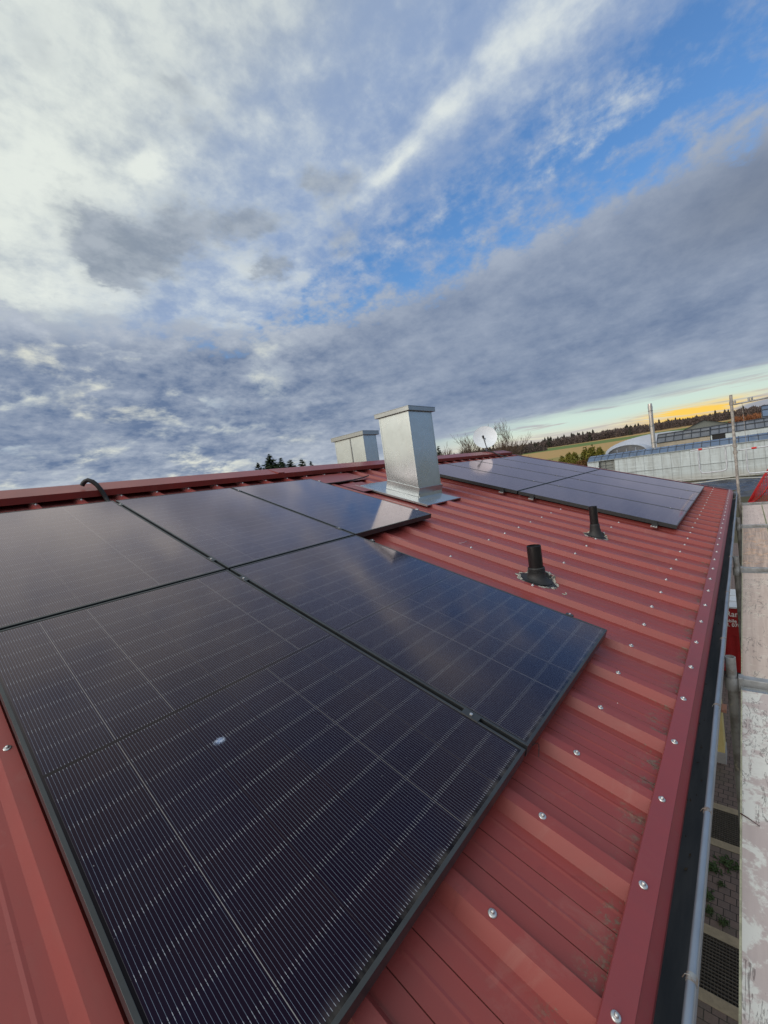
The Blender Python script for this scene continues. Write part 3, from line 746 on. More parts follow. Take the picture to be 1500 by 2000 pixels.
mb.strip([(F0-.001, -.085), (F0-.002, -.066), (F0+.004, -.063)], G0, G1, 10); mb.strip([(G0-.001, -.080), (G0-.002, -.066), (G0+.004, -.063)], F0, F1, 10, axis='x')
mb.build('flashing_rim', M['galv3'], base)
ch2 = chimney('chimney', 4.65, 5.02, 2.97, 3.77, .35, 1.345, 'lower wide galvanised chimney box behind the ridge with a vertical seam', seams=(.45,), cap=(.05, .075))
# the two metal sheets laid flat between ridge and chimney
for (u0, u1, v0, v1, t_) in ((2.42, 3.35, -2.30, -1.80, .006), (2.62, 3.06, -1.72, -1.27, .0)):
    mb = MB(); nn = 10; b = 0
    for j in range(nn+1):
        for i in range(nn+1):
            u = u0 + (u1-u0)*i/nn; v = v0 + (v1-v0)*j/nn
            mb.v.append((u, -v, TOPW + .004 + t_ * sin(pi*i/nn)))
    for j in range(nn):
        for i in range(nn): q = j*(nn+1)+i; mb.f.append((q, q+nn+1, q+nn+2, q+1)); mb.m.append(0)
    mb.build('cover_sheet', M['ridge'], roof, smooth=True)

# ------------------------------------------------------------------ vent pipes
def vent(u, v, rad, hgt_, label, rings):
    b = rf(u, v, -.10)
    root = empty('vent_pipe', b, label=label, cat='vent pipe', group='black vent pipes through the roof')
    mb = MB(); mb.lathe([(rad, -.05), (rad, hgt_), (rad-.004, hgt_+.001), (rad-.005, hgt_-.15), (.0001, hgt_-.15)], 28)
    mb.build('pipe', M['blackpl'], root, smooth=True)
    # rubber boot: cone with rings, base follows the slope
    mb = MB(); n = 32
    prof = [(rad*1.95, .004), (rad*1.75, .008), (rad*1.40, .016), (rad*1.2, .034), (rad*1.14, .05), (rad*1.13, .058), (rad*1.13, .062)] if rings else [(rad*1.9, .004), (rad*1.7, .012), (rad*1.42, .03), (rad*1.25, .06), (rad*1.15, .09), (rad*1.12, .11), (rad*1.1, .12)]
    if rings: 
        for q in range(3): prof += [(rad*1.07, .064+q*.010), (rad*1.14, .067+q*.010), (rad*1.14, .071+q*.010)]
        prof += [(rad*1.02, .098)]
    else: prof += [(rad*1.02, .13)]
    for i, (r, z) in enumerate(prof):
        for k in range(n):
            a = 2*pi*k/n; x, y = r*cos(a), r*sin(a)*1.05
            tilt = max(0, 1 - z/.06)
            mb.v.append((x, y, z + y*math.tan(TH)*tilt + .003*mnoise.noise(Vector((x*30, y*30, z*20)))))
    for i in range(len(prof)-1):
        for k in range(n): k2 = (k+1) % n; mb.f.append((i*n+k, i*n+k2, (i+1)*n+k2, (i+1)*n+k)); mb.m.append(0)
    mb.build('rubber_boot', M['rubber'], root, smooth=True)
    # square flange turned a little, with white grey sealant squeezed out around it
    fe = empty('flange', (0, 0, 0), ROT, parent=root)
    def blob(sc_, wob, z, m, nm, seed):
        mb = MB(); n2 = 96; ring = []
        for k in range(n2):
            a = 2*pi*k/n2; q = (abs(cos(a))**3.2 + abs(sin(a))**3.2)**(-1/3.2)
            r = sc_*q*(1 + wob*mnoise.noise(Vector((cos(a)*4, sin(a)*4, seed))) + wob*.6*mnoise.noise(Vector((cos(a)*13, sin(a)*13, seed))))
            ring.append((r*cos(a+.62)*1.0, r*sin(a+.62)*1.15))
        def hh(x, y):                          # follow the ribs of the sheet
            du = ((u + x) - RC) / PITCH; du = (du - round(du)) * PITCH
            hgt2 = .037 * max(0, min(1, (.046 - abs(du))/.024)); return hgt2
        K = 6
        for q in range(K):
            f = 1 - q/ (K) 
            for (x, y) in ring: mb.v.append((x*f, y*f, z*(1 if q else .2) + hh(x*f, y*f) - .006 + .002*mnoise.noise(Vector((x*60, y*60, q)))))
        for q in range(K-1):
            for k in range(n2): k2 = (k+1) % n2; mb.f.append((q*n2+k, q*n2+k2, (q+1)*n2+k2, (q+1)*n2+k)); mb.m.append(0)
        mb.build(nm, m, fe, smooth=True)
    blob(rad*2.45, .16, .0035, M['seal'], 'sealant', u)
    blob(rad*2.15, .05, .0075, M['rubber'], 'flange_plate', u+2)
    return root
def seal_mat():
    m, nt, p = newmat('sealant_mess'); o = ocoord(nt); n = noise(nt, o, 45, 6, .7)
    c = mix(nt, n.step(.42, .58), (.50, .46, .38), (.08, .075, .07)); link(nt, c, p.inputs['Base Color']); p.inputs['Roughness'].default_value = .6
    bump(nt, p, n, .8, .006); return m
M['seal'] = seal_mat()
vent(1.765, 1.335, .052, .262, 'nearer black vent pipe with ringed rubber boot and white sealant', True)
vent(3.50, 1.318, .041, .318, 'farther slimmer black vent pipe in front of the far solar array', False)
# curl of wire beside the panel corner and stray sealant daub
mb = MB(); mb.tube([rf(1.60+.02*cos(a), 1.58+.012*sin(a), -.068) for a in [i*.5 for i in range(9)]], .004, 6)
o = mb.build('sealant_daub', M['seal'], smooth=True); under(roof, o)
mb = MB(); mb.tube([rf(.055+.03*sin(i*.55), 1.955+.006*i - .02, -.045+.004*i*(8-i)/4) for i in range(8)], .0013, 6)
tag(mb.build('wire', M['blackpl'], smooth=True), 'thin stray wire curling out at the lower corner between two panels', 'wire')
mb = MB(); mb.tube([rf(2.05+.05*cos(a), .52+.03*sin(a), -.103+.012*abs(sin(a))) for a in [i*.4 for i in range(9)]], .0016, 6)
tag(mb.build('wire', M['steel'], smooth=True), 'small loop of pale wire lying on the red sheet between panel and pipes', 'wire')

# ------------------------------------------------------------------ cables
mb = MB()
cp = [(-.100, 2.345, .775), (-.088, 2.335, .798), (-.074, 2.32, .812), (-.055, 2.30, .820), (-.025, 2.28, .800), (.0, 2.26, .762), (.026, 2.25, .705), (.045, 2.25, .65), (.058, 2.24, .60), (.066, 2.18, .55), (.07, 2.08, .50), (.07, 1.98, .47)]
mb.tube(cp, .021, 14)
cab = mb.build('conduit', M['rubber'], smooth=True); tag(cab, 'black corrugated conduit bending over the ridge cap behind the left panels', 'conduit')
for i in range(len(cp)-1):
    pass
mb = MB(); mb.tube([rf(2.30, -1.80, -.05), rf(2.45, -1.79, -.052), rf(2.7, -1.78, -.050), rf(2.95, -1.80, -.048), rf(3.15, -1.83, -.045), rf(3.4, -1.90, -.04)], .009, 8)
tag(mb.build('cable', M['rubber'], smooth=True), 'black cable running from the panel corner to the tall chimney', 'cable')
mb = MB(); mb.tube([rf(8.55, -2.70, .03), rf(8.65, -2.6, .045), rf(8.7, -2.45, .035), rf(8.66, -2.3, .0), rf(8.6, -2.1, -.02), rf(8.55, -1.95, -.02)], .016, 8)
tag(mb.build('cable', M['rubber'], smooth=True), 'black cable draped over the ridge beside the satellite dish', 'cable')
# white flat tool case / profile end showing at the panel corner by the chimney
# ------------------------------------------------------------------ satellite dish
M['white'] = mat('white_coated_dish', (.76, .81, .86), .4, var=.08, scale=5)
dish = empty('satellite_dish', (9.03, 2.66, .60), label='white round satellite dish on a mast just behind the ridge', cat='satellite dish')
mb = MB(); mb.tube([(0, 0, -.2), (0, 0, .50)], .024, 12); mb.build('mast', M['zinc'], dish, smooth=True)
mb = MB()
dirn = Vector((-1, -.62, .42)).normalized()
q = dirn.to_track_quat('Z', 'Y').to_matrix().to_4x4(); Tm = Matrix.Translation((-.03, -.015, .60)) @ q
prof = [(.0001, -.055)] + [(.305*t, -.055 + .055*t*t) for t in (.2, .4, .6, .8, .9, .97, 1)] + [(.312, .004), (.312, -.003)] + [(.30*t, -.062 + .055*t*t) for t in (1, .8, .5, .2, .001)]
mb.lathe(prof, 48, mat=Tm); mb.build('reflector', M['white'], dish, smooth=True)
mb = MB(); dn = (q @ Vector((0, -1, 0))); dn = Vector((0, 0, -1)) - dirn * Vector((0, 0, -1)).dot(dirn); dn.normalize()
side = Vector((0,0,1)).cross(dirn).normalized()
b1 = Vector((-.03, -.015, .60)) + dn*.30; b2 = Vector((-.03, -.015, .60)) + dirn*.32 + dn*.13 + Vector((-.05, .06, 0))
mb.tube([b1, b2], .012, 8); mb.build('feed_arm', M['rubber'], dish, smooth=True)
mb = MB(); mb.tube([b2 + dn*.03, b2 - dirn*.02 - dn*.03], [.022, .03], 12); mb.tube([b2, b2 + dn*.06 + side*.02], .018, 8); mb.build('receiver', M['rubber'], dish, smooth=True)
mb = MB(); mb.tube([Vector((0, 0, .46)), Vector((-.03, -.015, .60)) - dirn*.06], .02, 8); mb.build('bracket', M['zinc'], dish, smooth=True)

# ------------------------------------------------------------------ scaffold
frames = [(1.70, 'scaffold frame nearest the camera, its stub top beside the gutter'), (4.27, 'second scaffold frame, between the tan and the orange-stained deck boards'), (6.87, 'third scaffold frame, just before the far end of the deck')]
YI, YO = -2.346, -3.10
scaffold = empty('scaffold', (5, -2.7, -6), label='galvanised scaffold standing along the eave beside the gutter', cat='scaffold')
bpy.context.view_layer.update()
def scaf_frame(X, label, top=-.88, post_m=None):
    e = empty('frame', (X, YI, -6)); under(scaffold, e)
    mb = MB(); mb.lathe([(.02, .06), (.0245, .0605), (.0245, .0), (.0245, 6 + top - .001), (.021, 6 + top), (.021, 6 + top - .2)], 20)
    mb.lathe([(.031, 6+top-.20), (.033, 6+top-.19), (.033, 6+top-.13), (.031, 6+top-.12)], 16)
    mb.box(-.06, .06, -.06, .06, .0, .012); mb.build('post', post_m or M['scaf'], e, smooth=True)
    mb = MB(); mb.lathe([(.02, .06), (.0245, .0605), (.0245, .0), (.0245, 6 + top - .001), (.021, 6 + top)], 20, c=(0, YO-YI, 0)); mb.build('post', M['scaf'], e, smooth=True)
    mb = MB(); mb.box(-.026, .026, YO-YI+.028, -.030, 4.955, 5.005); mb.box(-.03, .03, -.052, -.028, 4.93, 5.01)
    mb.build('crossbar', M['scaf'], e, bevel=.004)
    mb = MB(); mb.tube([(0, -.03, 4.72), (0, YO-YI+.03, 4.72)], .02, 10); mb.tube([(0, -.03, 3.0), (0, YO-YI+.03, 3.0)], .02, 10); mb.build('brace', M['scaf'], e, smooth=True)
    return e
for X, lb in frames: scaf_frame(X, lb)
tall = scaf_frame(9.42, 'scaffold frame with the tall weathered pole at the gable end', top=1.12, post_m=M['pole'])
mb = MB(); mb.lathe([(.034, -.02), (.036, -.01), (.036, .03), (.034, .04)], 12, c=(0, 0, 6.13)); mb.lathe([(.034, -.02), (.036, -.01), (.036, .03), (.034, .04)], 12, c=(0, 0, 6.0)); mb.build('coupler', M['pole'], tall, smooth=True)
def railing(name, pts_list, rad, label, cat, m, red=None):
    e = empty(name, pts_list[0][0]); under(scaffold, e); o0 = Vector(pts_list[0][0])
    for pts in pts_list:
        mb = MB(); mb.tube([Vector(p) - o0 for p in pts], rad, 12); mb.build('tube', m, e, smooth=True)
    if red:
        mb = MB(); mb.tube([Vector(p) - o0 for p in red], rad*1.5, 10); mb.build('red_lock', mat('red_lock_paint', (.60, .02, .015), .5), e, smooth=True)
    return e
M['guard'] = mat('guard_rail_galv', (.62, .66, .70), .35, metal=.2, var=.3, scale=12)
XG = 9.50
railing('guard_rail', [[(XG, -1.64, .145), (XG, -2.33, .16)], [(XG, -1.765, .145), (XG, -1.765, -.27), (XG, -1.80, -.335), (XG, -1.86, -.34), (XG, -2.12, -.335), (XG, -2.185, -.31), (XG, -2.20, -.26), (XG, -2.20, .155)]],
        .0135, 'silver guard rail frame with rounded corners left of the tall pole', 'guard rail', M['guard'], [(XG, -1.77, .15), (XG, -1.83, .15)])
railing('guard_rail', [[(XG, -2.38, .04), (XG, -3.05, .06)], [(XG, -2.505, .04), (XG, -2.505, -.36), (XG, -2.53, -.43), (XG, -2.60, -.435), (XG, -3.05, -.43)]],
        .0135, 'guard rail right of the tall pole, cut by the picture edge', 'guard rail', M['guard'], [(XG, -2.585, .046), (XG, -2.66, .048)])
lg = railing('ledger_bar', [[(9.42, -2.38, .93), (9.42, -3.1, .955)], [(9.42, -2.40, .95), (9.42, -2.40, 1.0)], [(9.42, -2.60, .95), (9.42, -2.60, 1.01)], [(9.42, -2.645, .95), (9.42, -2.645, 1.01)]],
        .016, 'grey scaffold ledger with upright pins near the top of the tall pole', 'scaffold bar', M['scaf'])
mb = MB(); mb.tube([(XG, -2.50, .94), (XG, -2.51, .50), (XG, -2.515, .05)], .003, 6)
tag(mb.build('rope', M['pole'], smooth=True), 'thin cord hanging from the ledger bar beside the tall pole', 'rope')

def board_mat(name, c1, c2, c3, c4, grain=1.0, stain=.5, seed=0.0, worn=.5):
    m, nt, p = newmat(name); o = ocoord(nt); x, y, z = xyz(nt, o)
    g = noise(nt, vec(nt, x * 1.6 + seed, y * 34, seed), 1.0, 7, .6, .3)
    gx = noise(nt, vec(nt, x * 34 + seed, y * 3, seed), 1.0, 5, .6, .3)
    s1 = noise(nt, vec(nt, x + seed, y, seed), 9, 8, .68, .6); s2 = noise(nt, vec(nt, x, y + seed, seed), 26, 7, .7)
    s3 = noise(nt, vec(nt, x, y, seed + 4), 3.0, 5, .6)
    c = mix(nt, g.step(.35, .65) * grain, c1, c2)
    c = mix(nt, gx.step(.5, .7) * .3, c, c2)
    c = mix(nt, (s1 * .6 + s2 * .4 + (s3 - .5) * .5).step(.50 + (.5 - worn) * .2, .58 + (.5 - worn) * .2) * stain, c, c3)
    c = mix(nt, (s3 * .6 + s1 * .4).step(.55, .68) * .7, c, c4)
    cr = noise(nt, vec(nt, x * 2.2, y * 9, seed + 2), 2.0, 6, .6, 1.2)
    c = mix(nt, ((cr - .5).abs() * -1.0 + .012).gt(0.0) * .6 * s3.gt(.5), c, (.10, .07, .06))
    link(nt, c, p.inputs['Base Color']); link(nt, s1 * .3 + .5, p.inputs['Roughness'])
    bump(nt, p, g * .3 + s2 * .6 + s1 * .5, .5, .004)
    return m
BM = [board_mat('deck_white_paint', (.62, .52, .48), (.52, .42, .39), (.80, .78, .71), (.42, .29, .27), .6, .95, 1.0, .66),
      board_mat('deck_tan_board', (.66, .53, .45), (.52, .39, .32), (.74, .66, .55), (.44, .31, .26), .7, .6, 3.0, .4),
      board_mat('deck_orange_board', (.62, .46, .36), (.38, .28, .23), (.70, .40, .22), (.66, .60, .52), 1.0, .6, 6.0, .45),
      board_mat('deck_pink_board', (.66, .54, .48), (.54, .42, .38), (.72, .62, .56), (.46, .35, .32), .6, .6, 9.0, .4)]
M['ply'] = mat('ply_edge', (.60, .58, .40), .8, var=.4, scale=30)
bays = [(-.86, 1.66, 0, 'pale paint-splashed scaffold board closest to the camera'), (1.745, 4.23, 1, 'tan scaffold board in the second bay with long cracks'),
        (4.315, 6.83, 2, 'weathered scaffold board with an orange stain in the third bay'), (6.915, 9.36, 3, 'pinkish scaffold board at the far end by the tall pole')]
for i, (x0, x1, mi, lb) in enumerate(bays):
    for j, (y0, y1) in enumerate(((-2.385, -2.66 - (.035 if i == 0 else 0)), (-2.668 - (.035 if i == 0 else 0), -3.0))):
        e = empty('scaffold_board', ((x0+x1)/2, (y0+y1)/2, -1.03), label=lb if j == 0 else lb.replace('scaffold board', 'outer scaffold board'), cat='scaffold board', group='scaffold deck boards')
        a, b = (x1-x0)/2, (y0-y1)/2
        mb = MB(); mb.box(-a+.05, a-.05, -b+.006, b-.006, -.012, .0); mb.build('deck', BM[mi], e)
        for q0 in (b-.0055, -b): mb = MB(); mb.box(-a+.05, a-.05, q0, q0+.0055, -.045, .0015); mb.build('edge_rail', M['ply'], e)
        for q0 in (-a+.008, a-.049): mb = MB(); mb.box(q0, q0+.041, -b, b, -.04, .002); mb.build('end_plate', M['galv3'] if i == 0 else M['scaf'], e)
# twig on the nearest board
mb = MB(); mb.tube([(.60, -2.387, -1.025), (.585, -2.41, -1.024), (.565, -2.44, -1.026)], [.0025, .002, .001], 6)
tag(mb.build('twig', mat('twig_brown', (.11, .05, .04), .8), smooth=True), 'short brown twig lying on the paint-splashed board', 'twig')
# planks and net beyond the deck end
M['plank'] = mat('raw_plank', (.52, .45, .36), .8, var=.3, scale=6, stretch=(1, 1, 6))
for (x, z, t, w_, lb) in ((9.62, -1.04, .022, .05, 'pale timber edge right behind the last deck board'), (12.0, -1.55, .05, .22, 'middle plank of those lying beyond the deck end'), (13.6, -1.62, .05, .22, 'farthest plank of those lying beyond the deck end')):
    e = MB(); e.box(x-w_/2, x+w_/2, -3.6, -2.31, z-t/2, z+t/2)
    tag(e.build('plank', M['plank'], bevel=.003), lb, 'plank', 'timber planks past the scaffold end')
M['net'] = mat('red_net', (.50, .015, .018), .6, var=.3, scale=20)
mb = MB(); A0 = Vector((10.2, -2.49, -1.115)); tip = Vector((10.2, -2.84, -.43))
def netpt(s_, t_):                            # s along Y, t upward
    y = -2.49 - s_*1.1; zt = -1.11 + (min(1, s_*3.0))*.68 + .03*sin(s_*9); z = -1.115 + (zt + 1.115)*t_
    return Vector((10.2 + .05*sin(s_*14 + t_*3) + .10*t_, y, z))
for i in range(34): mb.tube([netpt(i/33, t/6) for t in range(7)], .0045, 5, caps=False)
for j in range(13): mb.tube([netpt(i/33, j/12) for i in range(34)], .0045, 5, caps=False)
for off in (0, .012): mb.tube([netpt(i/33, 1) + Vector((0, off, off)) for i in range(34)], .012, 6)
mb.tube([netpt(.02+.5*k/8, .1+.9*k/8) + Vector((-.03, 0, 0)) for k in range(9)], .012, 6)
tag(mb.build('safety_net', M['net']), 'red mesh safety net hanging beyond the end of the scaffold deck', 'safety net')

# ------------------------------------------------------------------ below: grates, wall, trailer, weeds
M['iron'] = mat('grate_steel', (.16, .14, .12), .6, metal=.4, var=.3, scale=12)
M['kerb'] = mat('concrete_edge', (.33, .27, .19), .9, var=.25, scale=8, bmp=.3)
def grate(x0, x1, label):
    e = empty('light_shaft_grate', ((x0+x1)/2, -1.9, -6.0), label=label, cat='grate', group='light shaft grates in the paving')
    a = (x1-x0)/2; b = .34
    mb = MB(); mb.box(-a-.14, -a, -b, b, -.05, .012); mb.box(a, a+.14, -b, b, -.05, .012); mb.box(-a, a, -b, -b+.08, -.05, .012); mb.box(-a, a, b-.08, b, -.05, .012); mb.build('concrete_rim', M['kerb'], e, bevel=.004)
    mb = MB(); n = int(2*a/.042)
    for i in range(n+1): x = -a + 2*a*i/n; mb.box(x-.003, x+.003, -b+.08, b-.08, -.012, .010)
    for i in range(17): y = -b+.08 + (2*b-.16)*i/16; mb.box(-a, a, y-.0015, y+.0015, -.010, .006)
    mb.build('bars', M['iron'], e)
    mb = MB(); mb.box(-a, a, -b+.08, b-.08, -.028, -.024); mb.build('shaft_shade_plate', M['dark'], e)  # shallow dark plate standing in for the shaded depth of the shaft
grate(3.99, 4.70, 'nearer steel light shaft grate in the paving below the gutter')
grate(6.40, 7.10, 'farther steel light shaft grate in the paving, before the yellow wall')
e = empty('garden_wall', (8.65, -1.6, -6.0), label='short pale yellow wall with grey plinth standing on the pavers', cat='wall')
mb = MB(); mb.box(-.20, .20, -.24, .4, .23, 1.32); mb.build('rendered_face', mat('yellow_render', (.62, .50, .22), .9, var=.12, scale=4, bmp=.2), e, bevel=.003)
mb = MB(); mb.box(-.212, .212, -.252, .4, 0, .229); mb.build('plinth', M['plinth'], e, bevel=.003)
mb = MB(); mb.box(-.24, .0, -.32, -.2405, 1.09, 1.15); mb.build('clay_ledge', mat('clay', (.42, .20, .14), .8), e, bevel=.004)
tr = empty('trailer', (12.65, -2.6, -6.0), label='red box trailer with white roof and white lettering, glimpsed between gutter and deck', cat='trailer')
M['tred'] = mat('trailer_red', (.33, .008, .010), .4, var=.2, scale=3)
mb = MB(); pr = [(-.75, 0)]
n = 44
pts = [(1.1 - 2.2*i/n, -.75 + (.012 if (i % 4) in (1, 2) else 0)) for i in range(n+1)]
for (y, x), (y2, x2) in zip(pts[:-1], pts[1:]): mb.face([(x, y, .35), (x2, y2, .35), (x2, y2, 1.30), (x, y, 1.30)][::-1])
mb.box(-.735, .75, -1.1, 1.1, .35, 1.30); mb.box(-.755, .75, -1.1, 1.1, 1.302, 1.325); mb.box(-.75, .75, -1.1, 1.1, 1.327, 2.03)
mb.build('body', M['tred'], tr)
mb = MB(); mb.box(-.77, .80, -1.12, 1.12, 2.031, 2.075); 
for x in (-.3, .2): mb.box(x-.02, x+.02, -1.1, 1.1, 2.076, 2.09)
mb.build('roof', mat('trailer_roof', (.62, .64, .66), .5, var=.15, scale=3), tr, bevel=.006)
for s_ in (-1, 1):
    mb = MB(); mb.lathe([(.001, -.09), (.28, -.09), (.30, -.06), (.30, .06), (.28, .09), (.001, .09)], 24, c=(0, 0, 0), mat=Matrix.Translation((.1, s_*1.0, .30)) @ Matrix.Rotation(pi/2, 4, 'X')); mb.build('wheel', M['rubber'], tr, smooth=True)
M['letter'] = mat('white_lettering', (.78, .76, .72), .5, var=.1)
def text(body, size, y, z, sx=1.0):
    cu = bpy.data.curves.new('lettering', 'FONT'); cu.body = body; cu.size = size; cu.extrude = .001; cu.space_character = 1.02; cu.offset = .002
    o = bpy.data.objects.new('tmp', cu); C.objects.link(o); bpy.context.view_layer.update()
    me = bpy.data.meshes.new_from_object(o.evaluated_get(bpy.context.evaluated_depsgraph_get())); bpy.data.objects.remove(o)
    me.materials.append(M['letter']); ob = bpy.data.objects.new('lettering', me); C.objects.link(ob); ob.parent = tr
    ob.matrix_local = Matrix(((0, 0, -1, -.7525 - .001), (-1, 0, 0, y), (0, 1, 0, z), (0, 0, 0, 1))) @ Matrix.Diagonal((sx, 1, 1, 1))
text('Ran', .20, .722, 1.815, .82)
text('obile  C', .115, .735, 1.665, .92)
text('l. 0704', .125, .712, 1.555, .92)
# weeds between the pavers
def leafmat(name, a, b, tr_=.2):
    m, nt, p = newmat(name); g = nt.nodes.new('ShaderNodeNewGeometry'); r = E(nt, g.outputs['Random Per Island'])
    link(nt, mix(nt, r, a, b), p.inputs['Base Color']); p.inputs['Roughness'].default_value = .7; p.inputs['Specular IOR Level'].default_value = .25
    return m
M['weed'] = leafmat('weed_leaf', (.030, .050, .018), (.055, .085, .03))
for i, (x, y, s_) in enumerate(((5.79, -1.75, .11), (5.97, -1.93, .14), (5.28, -1.71, .11), (4.95, -1.90, .07), (5.02, -1.74, .08), (5.55, -1.86, .05))):
    mb = MB(); rr = random.Random(i)
    for k in range(70):
        a = rr.uniform(0, 6.28); l = s_*rr.uniform(.3, 1); h = rr.uniform(.01, .06)
        p0 = Vector((0, 0, 0)) + Vector((rr.gauss(0, s_*.3), rr.gauss(0, s_*.3), 0)); d = Vector((cos(a), sin(a), 0)); n_ = Vector((-sin(a), cos(a), 0))*l*.14
        mb.face([p0, p0 + d*l*.5 + n_ + Vector((0,0,h)), p0 + d*l*.8 + Vector((0,0,h*.8)), p0 + d*l*.5 - n_ + Vector((0,0,h))])
    o = mb.build('weed', M['weed']); o.location = (x, y, -5.994)
    tag(o, ['green weed tuft by the gutter, third from the far grate', 'largest green weed tuft close to the deck edge', 'weed tuft half hidden by the gutter in mid strip', 'small weed beside the near grate at the deck side', 'small weed beside the near grate at the gutter side', 'tiny weed sprig in a joint between the larger tufts'][i], 'weed', 'weeds growing in the paver joints')

# ------------------------------------------------------------------ vegetation
M['bark'] = mat('bark', (.10, .075, .055), .9, var=.4, scale=4)
M['twigs'] = leafmat('bare_twigs', (.09, .060, .042), (.16, .105, .07))
M['conif'] = leafmat('conifer_needles', (.012, .024, .012), (.035, .055, .022))
M['hedge'] = leafmat('yellow_green_hedge', (.10, .11, .018), (.22, .19, .035))
M['brush'] = leafmat('russet_bush', (.10, .055, .022), (.20, .11, .04))
def bare_tree(loc, H, spread, label, seed, group='bare trees beyond the roof'):
    rr = random.Random(seed); e = empty('bare_tree', loc, label=label, cat='tree', group=group)
    mb = MB(); tw = MB()
    def grow(p, d, L, r, lev):
        steps = 3; pts = [p]; q = p.copy(); dd = d.copy()
        for i in range(steps):
            dd = (dd + Vector((rr.gauss(0, .13), rr.gauss(0, .13), .06))).normalized(); q = q + dd*L/steps; pts.append(q.copy())
        r1 = r*.62
        (mb if lev < 2 else tw).tube(pts, [r, r*.88, r*.75, r1], 5 if lev < 2 else 3, caps=False)
        if lev >= 5: return
        nb = 4 if lev in (1, 2, 3) else 3
        for k in range(nb):
            t = rr.uniform(.35, 1) if k else 1; bp = pts[min(3, max(1, int(t*3+.5)))]
            sd_ = Vector((rr.gauss(0, 1), rr.gauss(0, 1), rr.gauss(.15, .5))).normalized()
            nd = (dd*.95 + sd_*spread).normalized(); grow(bp, nd, L*rr.uniform(.58, .78), max(r1*.75, .016), lev+1)
    grow(Vector((0, 0, 0)), Vector((rr.gauss(0, .04), rr.gauss(0, .04), 1)), H*.30, H*.015, 0)
    mb.build('trunk', M['bark'], e); tw.build('crown', M['twigs'], e); return e
def conifer(loc, H, W, label, seed, group='dark conifers beyond the ridge', dens=1.0):
    rr = random.Random(seed); e = empty('conifer', loc, label=label, cat='tree', group=group)
    mb = MB(); mb.tube([(0,0,0), (0,0,H*.95)], [H*.02, .015], 6); mb.build('trunk', M['bark'], e)
    mb = MB(); n = int(H*10*dens)
    for i in range(n):
        t = (i + rr.random())/n; z = H*(.06 + .94*t); L = W*(1-t)**.85*rr.uniform(.55, 1.15) + .12
        for _ in range(6):
            a = rr.uniform(0, 6.28); d = Vector((cos(a), sin(a), rr.uniform(-.25, .25)))
            for k in range(5):
                f = (k + rr.random())/5; c = Vector((0,0,z)) + d*L*f; sz = L*.34*(1.15-f*.6) + .09
                n_ = Vector((-sin(a), cos(a), 0))
                mb.face([c - n_*sz*.5, c + d*sz*1.1 + Vector((0,0,-.15*sz)), c + n_*sz*.5, c + Vector((0,0,.35*sz))])
    mb.build('crown', M['conif'], e); return e
# conifers behind the ridge at about 60 m
for i, (x, y, top, W_, lb) in enumerate(((31.4, 47.6, 5.75, 1.0, 'leftmost slim conifer of the dark row above the ridge'), (32.0, 47.3, 4.95, .8, 'shortest conifer, second from left in the dark row'),
     (32.9, 46.8, 6.7, 1.9, 'tallest and broadest conifer of the dark row above the ridge'), (34.1, 46.0, 6.0, 1.3, 'conifer just right of the tallest one'),
     (35.1, 45.3, 5.6, 1.6, 'bushy conifer in the middle right of the dark row'), (36.3, 44.3, 5.5, 1.2, 'conifer second from right in the dark row'), (37.3, 43.6, 5.0, .9, 'rightmost sparse conifer of the dark row'))):
    conifer((x, y, -6), top+5.75, W_*3.3, lb, 20+i)
conifer((49.3, 30.0, -6), 10.4, 2.0, 'dark conifer between the tall chimney and the satellite dish', 31)
conifer((50.3, 29.4, -6), 9.0, 1.8, 'lower dark conifer beside the one behind the tall chimney', 32)
bt = [(50.7, 27.3, 11.2, 'bare spreading tree left of the satellite dish'), (52.2, 25.9, 10.6, 'second bare tree left of the satellite dish'), (53.3, 24.4, 10.4, 'bare tree directly behind the satellite dish'),
      (53.9, 22.0, 12.0, 'tallest bare tree, just right of the satellite dish'), (54.3, 20.9, 11.8, 'bare tree right of the tallest one'), (54.6, 19.7, 9.8, 'rightmost leaning bare tree by the ridge end'),
      (51.4, 26.6, 9.6, 'low bare tree between the two on the left of the dish'), (49.9, 28.2, 9.2, 'leftmost low bare tree next to the dark conifer')]
for i, (x, y, H_, lb) in enumerate(bt): bare_tree((x, y+.9, -6), H_*1.28, .45, lb, 40+i)
def shrub(loc, rx, ry, H_, m, label, group, seed, n=2600, name='shrub', cat='shrub'):
    rr = random.Random(seed); mb = MB()
    for k in range(n):
        a = rr.uniform(0, 6.28); b = rr.random()**.5; z = rr.random()
        lump = 1 + .28*mnoise.noise(Vector((cos(a)*1.8+seed, sin(a)*1.8, z*2.5)))
        rad_ = sqrt(max(.03, 1 - max(0, (z-.25)/.75)**2))*lump
        b = .55 + .45*rr.random()
        c = Vector((rx*b*rad_*cos(a), ry*b*rad_*sin(a), H_*z*(.92 + .16*mnoise.noise(Vector((cos(a)*3, sin(a)*3, seed))))))
        s_ = rr.uniform(.08, .2)*max(.6, H_/5); d1 = Vector((rr.gauss(0,1), rr.gauss(0,1), rr.gauss(0,.6)+.6)).normalized()*s_; d2 = d1.cross(Vector((rr.gauss(0,1), rr.gauss(0,1), rr.gauss(0,1)))).normalized()*s_*.5
        mb.face([c-d1, c-d2, c+d1, c+d2])
    e = empty(name, loc, label=label, cat=cat, group=group)
    mb.build('foliage', m, e)
    mb = MB()
    for k in range(6):
        a = k*1.05; mb.tube([(.1*cos(a), .1*sin(a), 0), (rx*.4*cos(a), ry*.4*sin(a), H_*.6)], [.05, .02], 5)
    mb.build('stems', M['bark'], e)
HG = 'yellow green hedge shrubs before the field'
